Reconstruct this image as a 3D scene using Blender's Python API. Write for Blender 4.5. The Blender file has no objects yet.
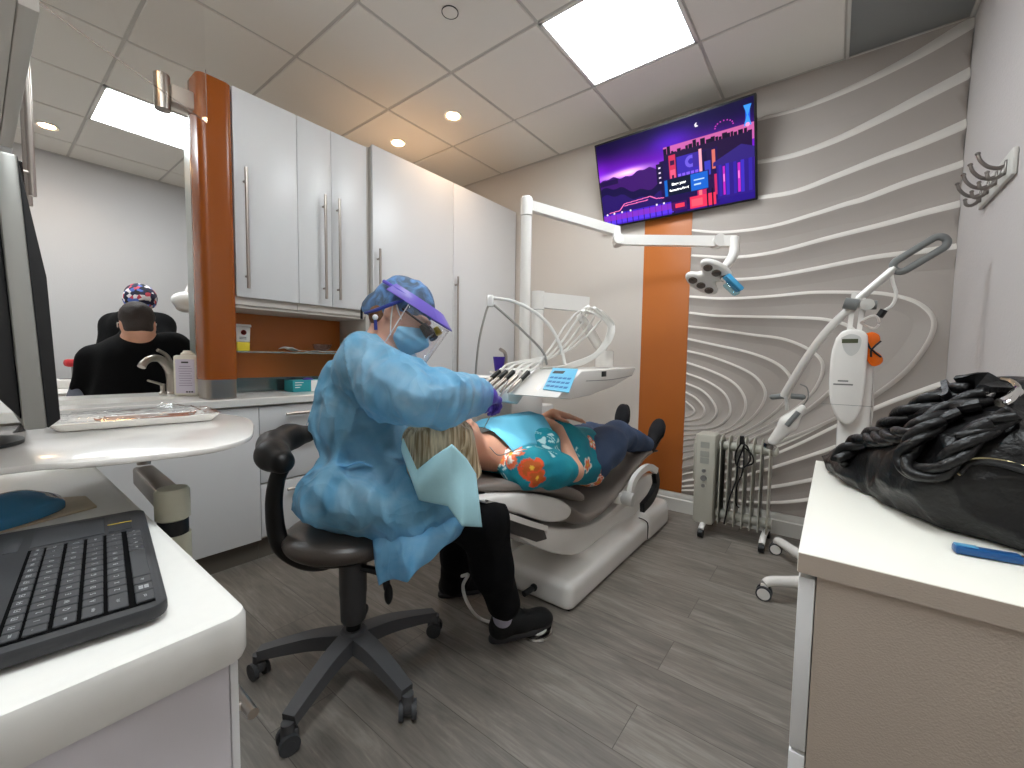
import bpy, bmesh, math, random
import numpy as np
from mathutils import Vector, Matrix
random.seed(7); np.random.seed(7)
PI = math.pi
S = bpy.context.scene
COL = S.collection
# ------------------------------------------------------------------ camera (solved from the room's own lines)
CAM_H = 1.055
FPX = 416.7
RM = np.array([[0.790705814556508, -0.04889913645909759, -0.6102402717619377],
               [0.6120204599580542, 0.03924962269459297, 0.7898673456416994],
               [0.014672130699416712, 0.9980322347358759, -0.06096217687101231]])   # columns right, up, forward
RIGHT, UPV, FWD = RM[:, 0], RM[:, 1], RM[:, 2]
def U(u, v, d=None, x=None, y=None, z=None):
    """world point seen at photo pixel (u,v) at forward distance d or on a plane x=, y= or z="""
    r = RM @ np.array([(u-512)/FPX, -(v-384)/FPX, 1.0])
    if d is not None: t = d
    elif x is not None: t = x/r[0]
    elif y is not None: t = y/r[1]
    else: t = (z-CAM_H)/r[2]
    q = r*t; q[2] += CAM_H
    return q
cd = bpy.data.cameras.new('camera'); cam = bpy.data.objects.new('camera', cd); COL.objects.link(cam)
M = Matrix.Identity(4)
for i in range(3):
    M[i][0] = RIGHT[i]; M[i][1] = UPV[i]; M[i][2] = -FWD[i]
M[2][3] = CAM_H
cam.matrix_world = M
cd.sensor_width = 36; cd.lens = FPX/1024*36; cd.clip_start = .02
S.camera = cam

# ------------------------------------------------------------------ materials
def lin(c):
    c = c/255.0
    return c/12.92 if c <= .04045 else ((c+.055)/1.055)**2.4
def rgb(r, g, b): return (lin(r), lin(g), lin(b), 1)
class NT:
    def __init__(s, m): s.m = m; s.t = m.node_tree; s.n = s.t.nodes; s.l = s.t.links
    def new(s, k, **kw):
        n = s.n.new(k)
        for a, v in kw.items(): setattr(n, a, v)
        return n
    def link(s, a, b): s.l.new(a, b)
def mat(name, col, rough=.5, metal=0, bump=0, bscale=40, var=0, vscale=6, alpha=1, trans=0, emis=None, es=0, spec=.5, coat=0, sub=0, stretch=None, sheen=0, ior=1.45):
    m = bpy.data.materials.new(name); m.use_nodes = True
    t = NT(m); p = t.n['Principled BSDF']
    p.inputs['Base Color'].default_value = col; p.inputs['Roughness'].default_value = rough
    p.inputs['Metallic'].default_value = metal; p.inputs['Alpha'].default_value = alpha
    p.inputs['Transmission Weight'].default_value = trans; p.inputs['Specular IOR Level'].default_value = spec
    p.inputs['Coat Weight'].default_value = coat; p.inputs['IOR'].default_value = ior
    if sub: p.inputs['Subsurface Weight'].default_value = sub; p.inputs['Subsurface Radius'].default_value = (.02, .008, .004)
    if sheen: p.inputs['Sheen Weight'].default_value = sheen
    if emis: p.inputs['Emission Color'].default_value = emis; p.inputs['Emission Strength'].default_value = es
    tc = t.new('ShaderNodeTexCoord'); mp = t.new('ShaderNodeMapping'); t.link(tc.outputs['Object'], mp.inputs['Vector'])
    if stretch: mp.inputs['Scale'].default_value = stretch
    if var:
        nz = t.new('ShaderNodeTexNoise'); nz.inputs['Scale'].default_value = vscale; nz.inputs['Detail'].default_value = 5
        t.link(mp.outputs[0], nz.inputs['Vector'])
        mx = t.new('ShaderNodeMix', data_type='RGBA'); 
        mx.inputs[6].default_value = tuple(max(0, c*(1-var)) for c in col[:3])+(1,); mx.inputs[7].default_value = tuple(min(1, c*(1+var)) for c in col[:3])+(1,)
        t.link(nz.outputs['Fac'], mx.inputs[0]); t.link(mx.outputs[2], p.inputs['Base Color'])
    if bump:
        nb = t.new('ShaderNodeTexNoise'); nb.inputs['Scale'].default_value = bscale; nb.inputs['Detail'].default_value = 4
        t.link(mp.outputs[0], nb.inputs['Vector'])
        bp = t.new('ShaderNodeBump'); bp.inputs['Strength'].default_value = bump; bp.inputs['Distance'].default_value = .01
        t.link(nb.outputs['Fac'], bp.inputs['Height']); t.link(bp.outputs[0], p.inputs['Normal'])
    return m
def glossy_clear(name, tint=(1, 1, 1, 1), a=.12, rough=.03):
    """thin clear plastic: mostly transparent with a fresnel reflection"""
    m = bpy.data.materials.new(name); m.use_nodes = True; t = NT(m)
    t.n.remove(t.n['Principled BSDF']); out = t.n['Material Output']
    tr = t.new('ShaderNodeBsdfTransparent'); tr.inputs[0].default_value = tint
    gl = t.new('ShaderNodeBsdfGlossy'); gl.inputs['Roughness'].default_value = rough
    lw = t.new('ShaderNodeLayerWeight'); lw.inputs[0].default_value = .5
    pw = t.new('ShaderNodeMath', operation='POWER'); pw.inputs[1].default_value = 5; t.link(lw.outputs['Facing'], pw.inputs[0])
    ad = t.new('ShaderNodeMath', operation='MULTIPLY_ADD'); ad.inputs[1].default_value = .8; ad.inputs[2].default_value = .03+a*.12; t.link(pw.outputs[0], ad.inputs[0])
    mx = t.new('ShaderNodeMixShader'); t.link(ad.outputs[0], mx.inputs[0]); t.link(tr.outputs[0], mx.inputs[1]); t.link(gl.outputs[0], mx.inputs[2])
    t.link(mx.outputs[0], out.inputs[0]); return m
def attr_mat(name, rough=.7, emit=0, alpha=1, bump=0, bscale=60):
    m = mat(name, (1, 1, 1, 1), rough, bump=bump, bscale=bscale, alpha=alpha); t = NT(m); p = t.n['Principled BSDF']
    a = t.new('ShaderNodeVertexColor', layer_name='Col')
    if emit:
        p.inputs['Base Color'].default_value = (0, 0, 0, 1); t.link(a.outputs[0], p.inputs['Emission Color']); p.inputs['Emission Strength'].default_value = emit
    else: t.link(a.outputs[0], p.inputs['Base Color'])
    return m

# ------------------------------------------------------------------ object helpers
def _rootloc(o):
    v = Vector((0, 0, 0))
    while o is not None: v += o.location; o = o.parent
    return v
def thing(name, label, cat, loc=(0, 0, 0), group=None, kind=None):
    o = bpy.data.objects.new(name, None); COL.objects.link(o); o.location = Vector([float(c) for c in loc]); o.empty_display_size = .1
    o['label'] = label; o['category'] = cat
    if group: o['group'] = group
    if kind: o['kind'] = kind
    return o
def tag(o, label, cat, group=None, kind=None):
    o['label'] = label; o['category'] = cat
    if group: o['group'] = group
    if kind: o['kind'] = kind
    return o
def struct(o): o['kind'] = 'structure'; return o
def link_mesh(name, V, Fc, mats, parent=None, midx=None, smooth=30, cols=None):
    V = np.asarray(V, dtype=float).reshape(-1, 3)
    if parent is not None: off = np.array(_rootloc(parent))
    else:
        lo, hi = V.min(0), V.max(0); off = np.array([(lo[0]+hi[0])/2, (lo[1]+hi[1])/2, lo[2]])
    me = bpy.data.meshes.new(name); me.from_pydata((V-off).tolist(), [], [list(map(int, f)) for f in Fc])
    if not isinstance(mats, (list, tuple)): mats = [mats]
    for m in mats: me.materials.append(m)
    if midx is not None: me.polygons.foreach_set('material_index', np.asarray(midx, dtype=np.int32))
    if cols is not None:
        ca = me.color_attributes.new('Col', 'FLOAT_COLOR', 'POINT'); ca.data.foreach_set('color', np.asarray(cols, dtype=np.float32).ravel())
    if smooth:
        me.polygons.foreach_set('use_smooth', [True]*len(me.polygons))
        if smooth < 180: me.set_sharp_from_angle(angle=math.radians(smooth))
    me.validate(); me.update()
    o = bpy.data.objects.new(name, me); COL.objects.link(o)
    if parent is not None: o.parent = parent
    else: o.location = Vector(off.tolist())
    return o
def frame(d):
    d = np.asarray(d, float); d = d/np.linalg.norm(d)
    a = np.array([0, 0, 1.]) if abs(d[2]) < .9 else np.array([1., 0, 0])
    x = np.cross(a, d); x /= np.linalg.norm(x); return x, np.cross(d, x), d
def smooth_path(pts, n=6):
    P = [np.asarray(p, float) for p in pts]
    if len(P) < 3: return P
    Q = [2*P[0]-P[1]]+P+[2*P[-1]-P[-2]]; out = []
    for i in range(1, len(Q)-2):
        for k in range(n):
            t = k/n; a, b, c, d = Q[i-1], Q[i], Q[i+1], Q[i+2]
            out.append(.5*((2*b)+(c-a)*t+(2*a-5*b+4*c-d)*t*t+(3*b-a-3*c+d)*t**3))
    out.append(P[-1]); return out
def lerp(a, b, t): return np.asarray(a, float)*(1-t)+np.asarray(b, float)*t
class MB:
    def __init__(s): s.V = []; s.F = []; s.M = []; s.mi = 0
    def mesh(s, V, F):
        n = len(s.V); s.V += [list(map(float, v)) for v in V]; s.F += [[i+n for i in f] for f in F]; s.M += [s.mi]*len(F); return s
    def box(s, lo, hi, bev=0, R=None, c=None, seg=2):
        lo = np.minimum(lo, hi)*1. if False else np.array(lo, float); hi = np.array(hi, float)
        bm = bmesh.new(); bmesh.ops.create_cube(bm, size=1)
        ce = (lo+hi)/2; sz = np.abs(hi-lo)
        for v in bm.verts: v.co = Vector((v.co.x*sz[0], v.co.y*sz[1], v.co.z*sz[2]))
        if bev: bmesh.ops.bevel(bm, geom=list(bm.edges), offset=min(bev, sz.min()*.49), segments=seg, affect='EDGES', profile=.5)
        bm.verts.ensure_lookup_table()
        V = np.array([v.co[:] for v in bm.verts]); F = [[v.index for v in f.verts] for f in bm.faces]
        if R is not None: V = V @ np.array(R).T
        V = V+(ce if c is None else np.array(c, float)); bm.free(); return s.mesh(V, F)
    def obox(s, c, ax, ay, az, sz, bev=0, seg=2):
        """box centred at c with half axes along the given unit vectors and full sizes sz"""
        R = np.array([ax, ay, az], float).T
        sz = np.array(sz, float)/2
        return s.box(-sz, sz, bev, R, c, seg)
    def cyl(s, a, b, r, r1=None, n=20, cap=True):
        r1 = r if r1 is None else r1; x, y, d = frame(np.array(b, float)-np.array(a, float)); V = []; F = []
        for p, rr in ((a, r), (b, r1)):
            for k in range(n): t = 2*PI*k/n; V.append(np.array(p)+rr*(math.cos(t)*x+math.sin(t)*y))
        for k in range(n): F.append([k, (k+1) % n, n+(k+1) % n, n+k])
        if cap: F.append(list(range(n))[::-1]); F.append(list(range(n, 2*n)))
        return s.mesh(V, F)
    def tube(s, pts, r, n=10, sm=6, closed=False, flat=None):
        P = smooth_path(pts, sm) if sm else [np.asarray(p, float) for p in pts]
        N = len(P); rr = [r]*N if np.isscalar(r) else list(np.interp(np.linspace(0, 1, N), np.linspace(0, 1, len(r)), r))
        V = []; F = []; x = None
        for i, p in enumerate(P):
            d = P[min(i+1, N-1)]-P[max(i-1, 0)]; d = d/max(1e-9, np.linalg.norm(d))
            if x is None: x, y, _ = frame(d)
            else: x = x-d*np.dot(x, d); x /= np.linalg.norm(x); y = np.cross(d, x)
            for k in range(n): t = 2*PI*k/n; V.append(p+rr[i]*(math.cos(t)*x+math.sin(t)*y*(flat or 1)))
        for i in range(N-1):
            for k in range(n): F.append([i*n+k, i*n+(k+1) % n, (i+1)*n+(k+1) % n, (i+1)*n+k])
        F.append(list(range(n))[::-1]); F.append(list(range((N-1)*n, N*n)))
        return s.mesh(V, F)
    def sweep(s, pts, prof, up, sm=6, scale=None):
        """sweep a closed 2d profile (side, up) along pts with a fixed up vector"""
        P = smooth_path(pts, sm) if sm else [np.asarray(p, float) for p in pts]; N = len(P); n = len(prof); V = []; F = []; up = np.array(up, float)
        sc = [1]*N if scale is None else list(np.interp(np.linspace(0, 1, N), np.linspace(0, 1, len(scale)), scale))
        for i, p in enumerate(P):
            d = P[min(i+1, N-1)]-P[max(i-1, 0)]; d /= np.linalg.norm(d); sd = np.cross(d, up); sd /= np.linalg.norm(sd); u2 = np.cross(sd, d)
            for a, b in prof: V.append(p+sc[i]*(a*sd+b*u2))
        for i in range(N-1):
            for k in range(n): F.append([i*n+k, i*n+(k+1) % n, (i+1)*n+(k+1) % n, (i+1)*n+k])
        F.append(list(range(n))[::-1]); F.append(list(range((N-1)*n, N*n)))
        return s.mesh(V, F)
    def lathe(s, prof, c=(0, 0, 0), axis=(0, 0, 1), n=32, sx=1, sy=1):
        x, y, d = frame(axis); c = np.array(c, float); V = []; F = []
        if abs(d[2]) > .99: x, y = np.array([1., 0, 0]), np.array([0, 1., 0])*(1 if d[2] > 0 else -1)
        for r, z in prof:
            for k in range(n): t = 2*PI*k/n; V.append(c+z*d+r*(math.cos(t)*x*sx+math.sin(t)*y*sy))
        m = len(prof)
        for i in range(m-1):
            for k in range(n): F.append([i*n+k, i*n+(k+1) % n, (i+1)*n+(k+1) % n, (i+1)*n+k])
        if prof[0][0] > 1e-6: F.append(list(range(n))[::-1])
        if prof[-1][0] > 1e-6: F.append(list(range((m-1)*n, m*n)))
        return s.mesh(V, F)
    def prism(s, poly, o, ex, ey, ez, depth, bev=0):
        """polygon (a,b) in plane o+a*ex+b*ey, extruded by depth along ez"""
        bm = bmesh.new(); o = np.array(o, float); ex = np.array(ex, float); ey = np.array(ey, float); ez = np.array(ez, float)
        vs = [bm.verts.new(Vector((o+a*ex+b*ey).tolist())) for a, b in poly]
        f = bm.faces.new(vs); r = bmesh.ops.extrude_face_region(bm, geom=[f])
        for v in r['geom']:
            if isinstance(v, bmesh.types.BMVert): v.co += Vector((ez*depth).tolist())
        bmesh.ops.recalc_face_normals(bm, faces=bm.faces)
        if bev:
            ed = [e for e in bm.edges if len(e.link_faces) == 2 and e.calc_face_angle(0) > .6]
            bmesh.ops.bevel(bm, geom=ed, offset=bev, segments=2, affect='EDGES', profile=.5)
        bm.verts.ensure_lookup_table(); bm.verts.index_update()
        s.mesh([v.co[:] for v in bm.verts], [[v.index for v in f.verts] for f in bm.faces]); bm.free(); return s
    def ell(s, c, r, R=None, n=20, m=12):
        V = []; F = []
        for i in range(m+1):
            a = PI*i/m
            for k in range(n): t = 2*PI*k/n; V.append([r[0]*math.sin(a)*math.cos(t), r[1]*math.sin(a)*math.sin(t), r[2]*math.cos(a)])
        V = np.array(V)
        if R is not None: V = V @ np.array(R, float).T
        V = V+np.array(c, float)
        for i in range(m):
            for k in range(n): F.append([i*n+k, (i+1)*n+k, (i+1)*n+(k+1) % n, i*n+(k+1) % n])
        return s.mesh(V, F)
    def grid(s, fn, nu, nv, th=0, nrm=None):
        """surface fn(u,v)->xyz; th gives it thickness (two skins and a rim)"""
        P = np.array([[fn(i/nu, j/nv) for j in range(nv+1)] for i in range(nu+1)], float)
        du = np.gradient(P, axis=0); dv = np.gradient(P, axis=1); N = np.cross(du, dv); N /= np.maximum(1e-9, np.linalg.norm(N, axis=2, keepdims=True))
        def idx(i, j, k=0): return (i*(nv+1)+j)+k*(nu+1)*(nv+1)
        V = P.reshape(-1, 3); F = []
        if th:
            V = np.vstack([(P+N*th/2).reshape(-1, 3), (P-N*th/2).reshape(-1, 3)])
        for i in range(nu):
            for j in range(nv):
                F.append([idx(i, j), idx(i+1, j), idx(i+1, j+1), idx(i, j+1)])
                if th: F.append([idx(i, j, 1), idx(i, j+1, 1), idx(i+1, j+1, 1), idx(i+1, j, 1)])
        if th:
            for i in range(nu): F.append([idx(i, 0), idx(i, 0, 1), idx(i+1, 0, 1), idx(i+1, 0)]); F.append([idx(i, nv), idx(i+1, nv), idx(i+1, nv, 1), idx(i, nv, 1)])
            for j in range(nv): F.append([idx(0, j), idx(0, j+1), idx(0, j+1, 1), idx(0, j, 1)]); F.append([idx(nu, j), idx(nu, j, 1), idx(nu, j+1, 1), idx(nu, j+1)])
        return s.mesh(V, F)
    def build(s, name, mats, parent=None, smooth=35):
        return link_mesh(name, s.V, s.F, mats, parent, s.M if isinstance(mats, (list, tuple)) else None, smooth)
def box(name, lo, hi, m, parent=None, bev=0): return MB().box(lo, hi, bev).build(name, m, parent)
def text_obj(name, s, size, m, origin, ex, ey, parent=None, depth=.0005, align='CENTER', bold=0):
    cu = bpy.data.curves.new('t', 'FONT'); cu.body = s; cu.size = size; cu.extrude = depth; cu.align_x = align; cu.align_y = 'CENTER'; cu.offset = bold
    to = bpy.data.objects.new('t', cu); COL.objects.link(to)
    dg = bpy.context.evaluated_depsgraph_get(); me = to.evaluated_get(dg).to_mesh()
    V = np.array([v.co[:] for v in me.vertices]); F = [list(p.vertices) for p in me.polygons]; to.evaluated_get(dg).to_mesh_clear()
    bpy.data.objects.remove(to); bpy.data.curves.remove(cu)
    ex = np.array(ex, float); ey = np.array(ey, float); ez = np.cross(ex, ey)
    V = np.array(origin, float)+V[:, :1]*ex+V[:, 1:2]*ey+V[:, 2:3]*ez
    if name is None: return V, F
    return link_mesh(name, V, F, m, parent, smooth=0)

# ------------------------------------------------------------------ signed distance sculpting
class SDF:
    def __init__(s, lo, hi, h):
        s.lo = np.array(lo, float); s.h = h; s.n = np.ceil((np.array(hi)-s.lo)/h).astype(int)+1
        s.D = np.full(tuple(s.n), 1.0, np.float32)
    def _sub(s, lo, hi):
        a = np.clip(np.floor((np.array(lo)-s.lo)/s.h).astype(int), 0, s.n-1); b = np.clip(np.ceil((np.array(hi)-s.lo)/s.h).astype(int)+1, 1, s.n)
        if (b <= a).any(): return None, None
        g = [s.lo[i]+s.h*np.arange(a[i], b[i]) for i in range(3)]
        X, Y, Z = np.meshgrid(*g, indexing='ij'); return tuple(slice(a[i], b[i]) for i in range(3)), np.stack([X, Y, Z], -1).astype(np.float32)
    def put(s, f, lo, hi, k=.02, mode='u'):
        pad = k+3*s.h; sl, P = s._sub(np.array(lo)-pad, np.array(hi)+pad)
        if sl is None: return s
        d = f(P); D = s.D[sl]
        if mode == 'u':
            if k > 0: hh = np.clip(.5+.5*(D-d)/k, 0, 1); s.D[sl] = D*(1-hh)+d*hh-k*hh*(1-hh)
            else: s.D[sl] = np.minimum(D, d)
        elif mode == 's':
            d = -d; hh = np.clip(.5-.5*(D-d)/max(k, 1e-4), 0, 1); s.D[sl] = D*(1-hh)+d*hh+k*hh*(1-hh)
        return s
    def cap(s, a, b, ra, rb=None, k=.02, mode='u', flat=None):
        rb = ra if rb is None else rb; a = np.array(a, np.float32); b = np.array(b, np.float32); ab = b-a; L = max(1e-9, float(ab@ab)); r = max(ra, rb)
        if flat is not None: fd = np.array(flat[0], np.float32); fd /= np.linalg.norm(fd); fs = flat[1]
        def f(P):
            q = P-a; t = np.clip((q@ab)/L, 0, 1)[..., None]; w = q-t*ab
            if flat is not None: w = w+(w@fd)[..., None]*fd*(1/fs-1)
            return np.sqrt((w*w).sum(-1))-(ra+(rb-ra)*t[..., 0])
        return s.put(f, np.minimum(a, b)-r, np.maximum(a, b)+r, k, mode)
    def chain(s, pts, rs, k=.02, mode='u', flat=None):
        for i in range(len(pts)-1): s.cap(pts[i], pts[i+1], rs[i], rs[i+1], k, mode, flat)
        return s
    def ell(s, c, r, R=None, k=.02, mode='u'):
        c = np.array(c, np.float32); r = np.array(r, np.float32); Rm = np.eye(3) if R is None else np.array(R, float); m = float(r.max())
        def f(P):
            q = (P-c)@Rm.astype(np.float32); k0 = np.sqrt(((q/r)**2).sum(-1)); k1 = np.sqrt(((q/(r*r))**2).sum(-1)); return k0*(k0-1)/np.maximum(k1, 1e-6)
        return s.put(f, c-m, c+m, k, mode)
    def rbox(s, c, hs, rad=.01, R=None, k=.01, mode='u'):
        c = np.array(c, np.float32); hs = np.array(hs, np.float32)-rad; Rm = np.eye(3) if R is None else np.array(R, float); m = float(np.linalg.norm(hs)+rad)
        def f(P):
            q = np.abs((P-c)@Rm.astype(np.float32))-hs; return np.sqrt((np.maximum(q, 0)**2).sum(-1))+np.minimum(q.max(-1), 0)-rad
        return s.put(f, c-m, c+m, k, mode)
    def plane_cut(s, p, n, k=.004):
        p = np.array(p, np.float32); n = np.array(n, np.float32); n /= np.linalg.norm(n)
        hi = s.lo+s.h*s.n; return s.put(lambda P: -((P-p)@n), s.lo, hi, k, 's')     # removes the side n points to
    def disp(s, f):
        hi = s.lo+s.h*s.n; X = np.argwhere(np.abs(s.D) < .06)
        P = s.lo+X*s.h; s.D[X[:, 0], X[:, 1], X[:, 2]] += f(P).astype(np.float32); return s
    def mesh(s, shell=None):
        D = s.D.copy(); D[0] = D[-1] = 1; D[:, 0] = D[:, -1] = 1; D[:, :, 0] = D[:, :, -1] = 1
        n = np.array(D.shape); cells = n-1; st = np.array([cells[1]*cells[2], cells[2], 1])
        ids = []; pos = []; quads = []
        for ax in range(3):
            a = [slice(None)]*3; b = [slice(None)]*3; a[ax] = slice(0, -1); b[ax] = slice(1, None)
            d0 = D[tuple(a)]; d1 = D[tuple(b)]; X = np.argwhere((d0 < 0) != (d1 < 0))
            if len(X) == 0: continue
            v0 = d0[X[:, 0], X[:, 1], X[:, 2]]; v1 = d1[X[:, 0], X[:, 1], X[:, 2]]; t = v0/(v0-v1)
            Pn = X.astype(float); Pn[:, ax] += t; o1, o2 = [(1, 2), (2, 0), (0, 1)][ax]; q = []
            for (i, j) in ((0, 0), (-1, 0), (-1, -1), (0, -1)):
                c = X.copy(); c[:, o1] += i; c[:, o2] += j; cid = c@st; q.append(cid); ids.append(cid); pos.append(Pn)
            q = np.stack(q, 1); fl = v0 >= 0; q[fl] = q[fl][:, ::-1]; quads.append(q)
        ids = np.concatenate(ids); pos = np.concatenate(pos); quads = np.concatenate(quads)
        uq, inv = np.unique(ids, return_inverse=True); cnt = np.bincount(inv)
        V = np.stack([np.bincount(inv, pos[:, k])/cnt for k in range(3)], 1); F = np.searchsorted(uq, quads)
        # relax a little
        for _ in range(2):
            A = np.zeros_like(V); C = np.zeros(len(V))
            for i in range(4):
                a = F[:, i]; b = F[:, (i+1) % 4]
                for k in range(3): A[:, k] += np.bincount(a, V[b, k], len(V))+np.bincount(b, V[a, k], len(V))
                C += np.bincount(a, minlength=len(V))+np.bincount(b, minlength=len(V))
            V = .6*V+.4*A/C[:, None]
        return s.lo+V*s.h, F
    def build(s, name, m, parent=None, cols=None, smooth=180):
        V, F = s.mesh(); return link_mesh(name, V, F, m, parent, smooth=smooth, cols=(cols(V) if cols else None))
def vnoise(P, sc, seed=0):
    """smooth 3-d value noise, roughly -1..1"""
    Q = P*sc+seed*17.3; i = np.floor(Q).astype(np.int64); f = Q-i; f = f*f*(3-2*f); out = 0
    for a in (0, 1):
        for b in (0, 1):
            for c in (0, 1):
                h = (i[..., 0]+a)*374761393+(i[..., 1]+b)*668265263+(i[..., 2]+c)*2147483647+seed*1274126177
                h = (h ^ (h >> 13))*1274126177; h = ((h ^ (h >> 16)) & 0xffff)/32767.5-1
                out = out+h*(f[..., 0] if a else 1-f[..., 0])*(f[..., 1] if b else 1-f[..., 1])*(f[..., 2] if c else 1-f[..., 2])
    return out
def folds(P, dirs, sc, amp, seed=0):
    """sharp cloth creases: ridged noise stretched along a direction"""
    d = np.array(dirs, float); d /= np.linalg.norm(d); L = (P@d)[..., None]*d; Q = P-L+L*.22
    n = vnoise(Q, sc, seed); return amp*(np.abs(n)*2-.6)
# ------------------------------------------------------------------ materials in use
m_wallb = mat('plain_wall', rgb(206, 199, 191), .8, bump=.05, bscale=150)
m_wallr = mat('pale_wall', rgb(202, 197, 195), .85, bump=.25, bscale=90)
m_far = mat('grey_wall', rgb(196, 196, 197), .85, bump=.1, bscale=120)
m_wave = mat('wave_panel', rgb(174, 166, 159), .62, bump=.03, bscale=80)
m_ridge_lit = mat('wave_ridge_lit', rgb(222, 217, 210), .55)  # paler copy of the panel colour: light caught on the bevels, painted in
m_orange = mat('orange_laminate', rgb(186, 106, 46), .38, var=.06, vscale=3)
m_tile = mat('ceiling_tile', rgb(234, 230, 223), .9, bump=.25, bscale=260)
m_tbar = mat('ceiling_bar', rgb(196, 192, 186), .6)
m_base = mat('white_trim', rgb(214, 212, 206), .5)
m_cab = mat('white_laminate', rgb(219, 219, 219), .33, bump=.01, bscale=30)
m_beige = mat('beige_laminate', rgb(174, 161, 148), .55, bump=.12, bscale=400)
m_under = mat('grey_laminate', rgb(196, 190, 182), .5)
m_quartz = mat('white_quartz', rgb(226, 225, 220), .22, var=.03, vscale=60)
m_steel = mat('brushed_steel', rgb(176, 168, 160), .28, metal=1, bump=.02, bscale=300, stretch=(1, 1, .05))
m_chrome = mat('chrome', rgb(210, 208, 205), .1, metal=1)
m_kick = mat('grey_gloss_kick', rgb(98, 92, 84), .3)
m_white = mat('white_plastic', rgb(232, 230, 226), .35)
m_wht2 = mat('glossy_white', rgb(236, 233, 228), .18, coat=.3)
m_glassy = glossy_clear('clear_plastic')
m_black = mat('black_plastic', rgb(14, 14, 15), .45)
m_seam = mat('dark_seam', rgb(60, 58, 56), .8)
m_lampw = mat('panel_light', (1, 1, 1, 1), .5, emis=(.90, .965, 1, 1), es=18)
m_warm = mat('warm_bulb', (1, 1, 1, 1), .5, emis=(1, .62, .30, 1), es=45)
m_grey = mat('grey_plastic', rgb(128, 128, 126), .5)
m_dkgrey = mat('dark_grey_plastic', rgb(66, 67, 70), .55, bump=.05, bscale=300)

# floor of vinyl planks running along x
def floor_mat():
    m = bpy.data.materials.new('plank_floor'); m.use_nodes = True; t = NT(m); p = t.n['Principled BSDF']
    tc = t.new('ShaderNodeTexCoord')
    br = t.new('ShaderNodeTexBrick'); br.inputs['Scale'].default_value = 1; br.inputs['Brick Width'].default_value = 1.22; br.inputs['Row Height'].default_value = .185
    br.inputs['Mortar Size'].default_value = .0012; br.inputs['Mortar Smooth'].default_value = .2; br.offset = .37; br.inputs['Bias'].default_value = 0
    br.inputs['Color1'].default_value = (.0, .0, .0, 1); br.inputs['Color2'].default_value = (1, 1, 1, 1); br.inputs['Mortar'].default_value = (.5, .5, .5, 1)
    t.link(tc.outputs['Object'], br.inputs['Vector'])
    mp = t.new('ShaderNodeMapping'); mp.inputs['Scale'].default_value = (1.4, 8, 1); 
    cb = t.new('ShaderNodeVectorMath', operation='MULTIPLY_ADD'); cb.inputs[1].default_value = (7, 3, 5); t.link(br.outputs['Color'], cb.inputs[0]); t.link(tc.outputs['Object'], cb.inputs[2])
    t.link(cb.outputs[0], mp.inputs['Vector'])
    n1 = t.new('ShaderNodeTexNoise'); n1.inputs['Scale'].default_value = 2.6; n1.inputs['Detail'].default_value = 8; n1.inputs['Roughness'].default_value = .65; n1.inputs['Distortion'].default_value = .8
    t.link(mp.outputs[0], n1.inputs['Vector'])
    mp2 = t.new('ShaderNodeMapping'); mp2.inputs['Scale'].default_value = (5, 90, 1); t.link(cb.outputs[0], mp2.inputs['Vector'])
    n2 = t.new('ShaderNodeTexNoise'); n2.inputs['Scale'].default_value = 1.5; n2.inputs['Detail'].default_value = 5; t.link(mp2.outputs[0], n2.inputs['Vector'])
    cr = t.new('ShaderNodeValToRGB'); e = cr.color_ramp.elements
    e[0].position = .28; e[0].color = rgb(96, 91, 85); e[1].position = .72; e[1].color = rgb(155, 148, 139)
    x = cr.color_ramp.elements.new(.5); x.color = rgb(124, 117, 109)
    ad = t.new('ShaderNodeMath', operation='MULTIPLY_ADD'); ad.inputs[1].default_value = .30; t.link(n2.outputs['Fac'], ad.inputs[0])
    s1 = t.new('ShaderNodeMath', operation='MULTIPLY_ADD'); s1.inputs[1].default_value = .75; s1.inputs[2].default_value = -.08; t.link(n1.outputs['Fac'], s1.inputs[0]); t.link(s1.outputs[0], ad.inputs[2])
    bw = t.new('ShaderNodeMath', operation='MULTIPLY_ADD'); bw.inputs[1].default_value = .12; t.link(br.outputs['Color'], bw.inputs[0]); t.link(ad.outputs[0], bw.inputs[2])
    t.link(bw.outputs[0], cr.inputs[0])
    dk = t.new('ShaderNodeMix', data_type='RGBA'); dk.blend_type = 'MULTIPLY'; dk.inputs[7].default_value = (.45, .43, .42, 1)
    t.link(br.outputs['Fac'], dk.inputs[0]); t.link(cr.outputs[0], dk.inputs[6]); t.link(dk.outputs[2], p.inputs['Base Color'])
    p.inputs['Roughness'].default_value = .42
    bp = t.new('ShaderNodeBump'); bp.inputs['Strength'].default_value = .12; bp.inputs['Distance'].default_value = .004; t.link(n2.outputs['Fac'], bp.inputs['Height']); t.link(bp.outputs[0], p.inputs['Normal'])
    return m
XR, YB, XL, YF, ZC = .447, 3.004, -5.28, -1.7, 2.722
fl = MB().box((XL-.1, YF-.1, -.06), (XR+.1, YB+.1, 0)).build('floor', floor_mat(), smooth=0); struct(fl)
for n, lo, hi, m in (('wall_back', (XL-.1, YB, 0), (XR+.1, YB+.12, ZC+.1), m_wallb), ('wall_right', (XR, YF, 0), (XR+.12, YB, ZC+.1), m_wallr),
                     ('wall_left', (XL-.12, YF, 0), (XL, YB, ZC+.1), m_far), ('wall_front', (XL-.1, YF-.12, 0), (XR+.1, YF, ZC+.1), m_wallb)):
    struct(box(n, lo, hi, m))
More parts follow.
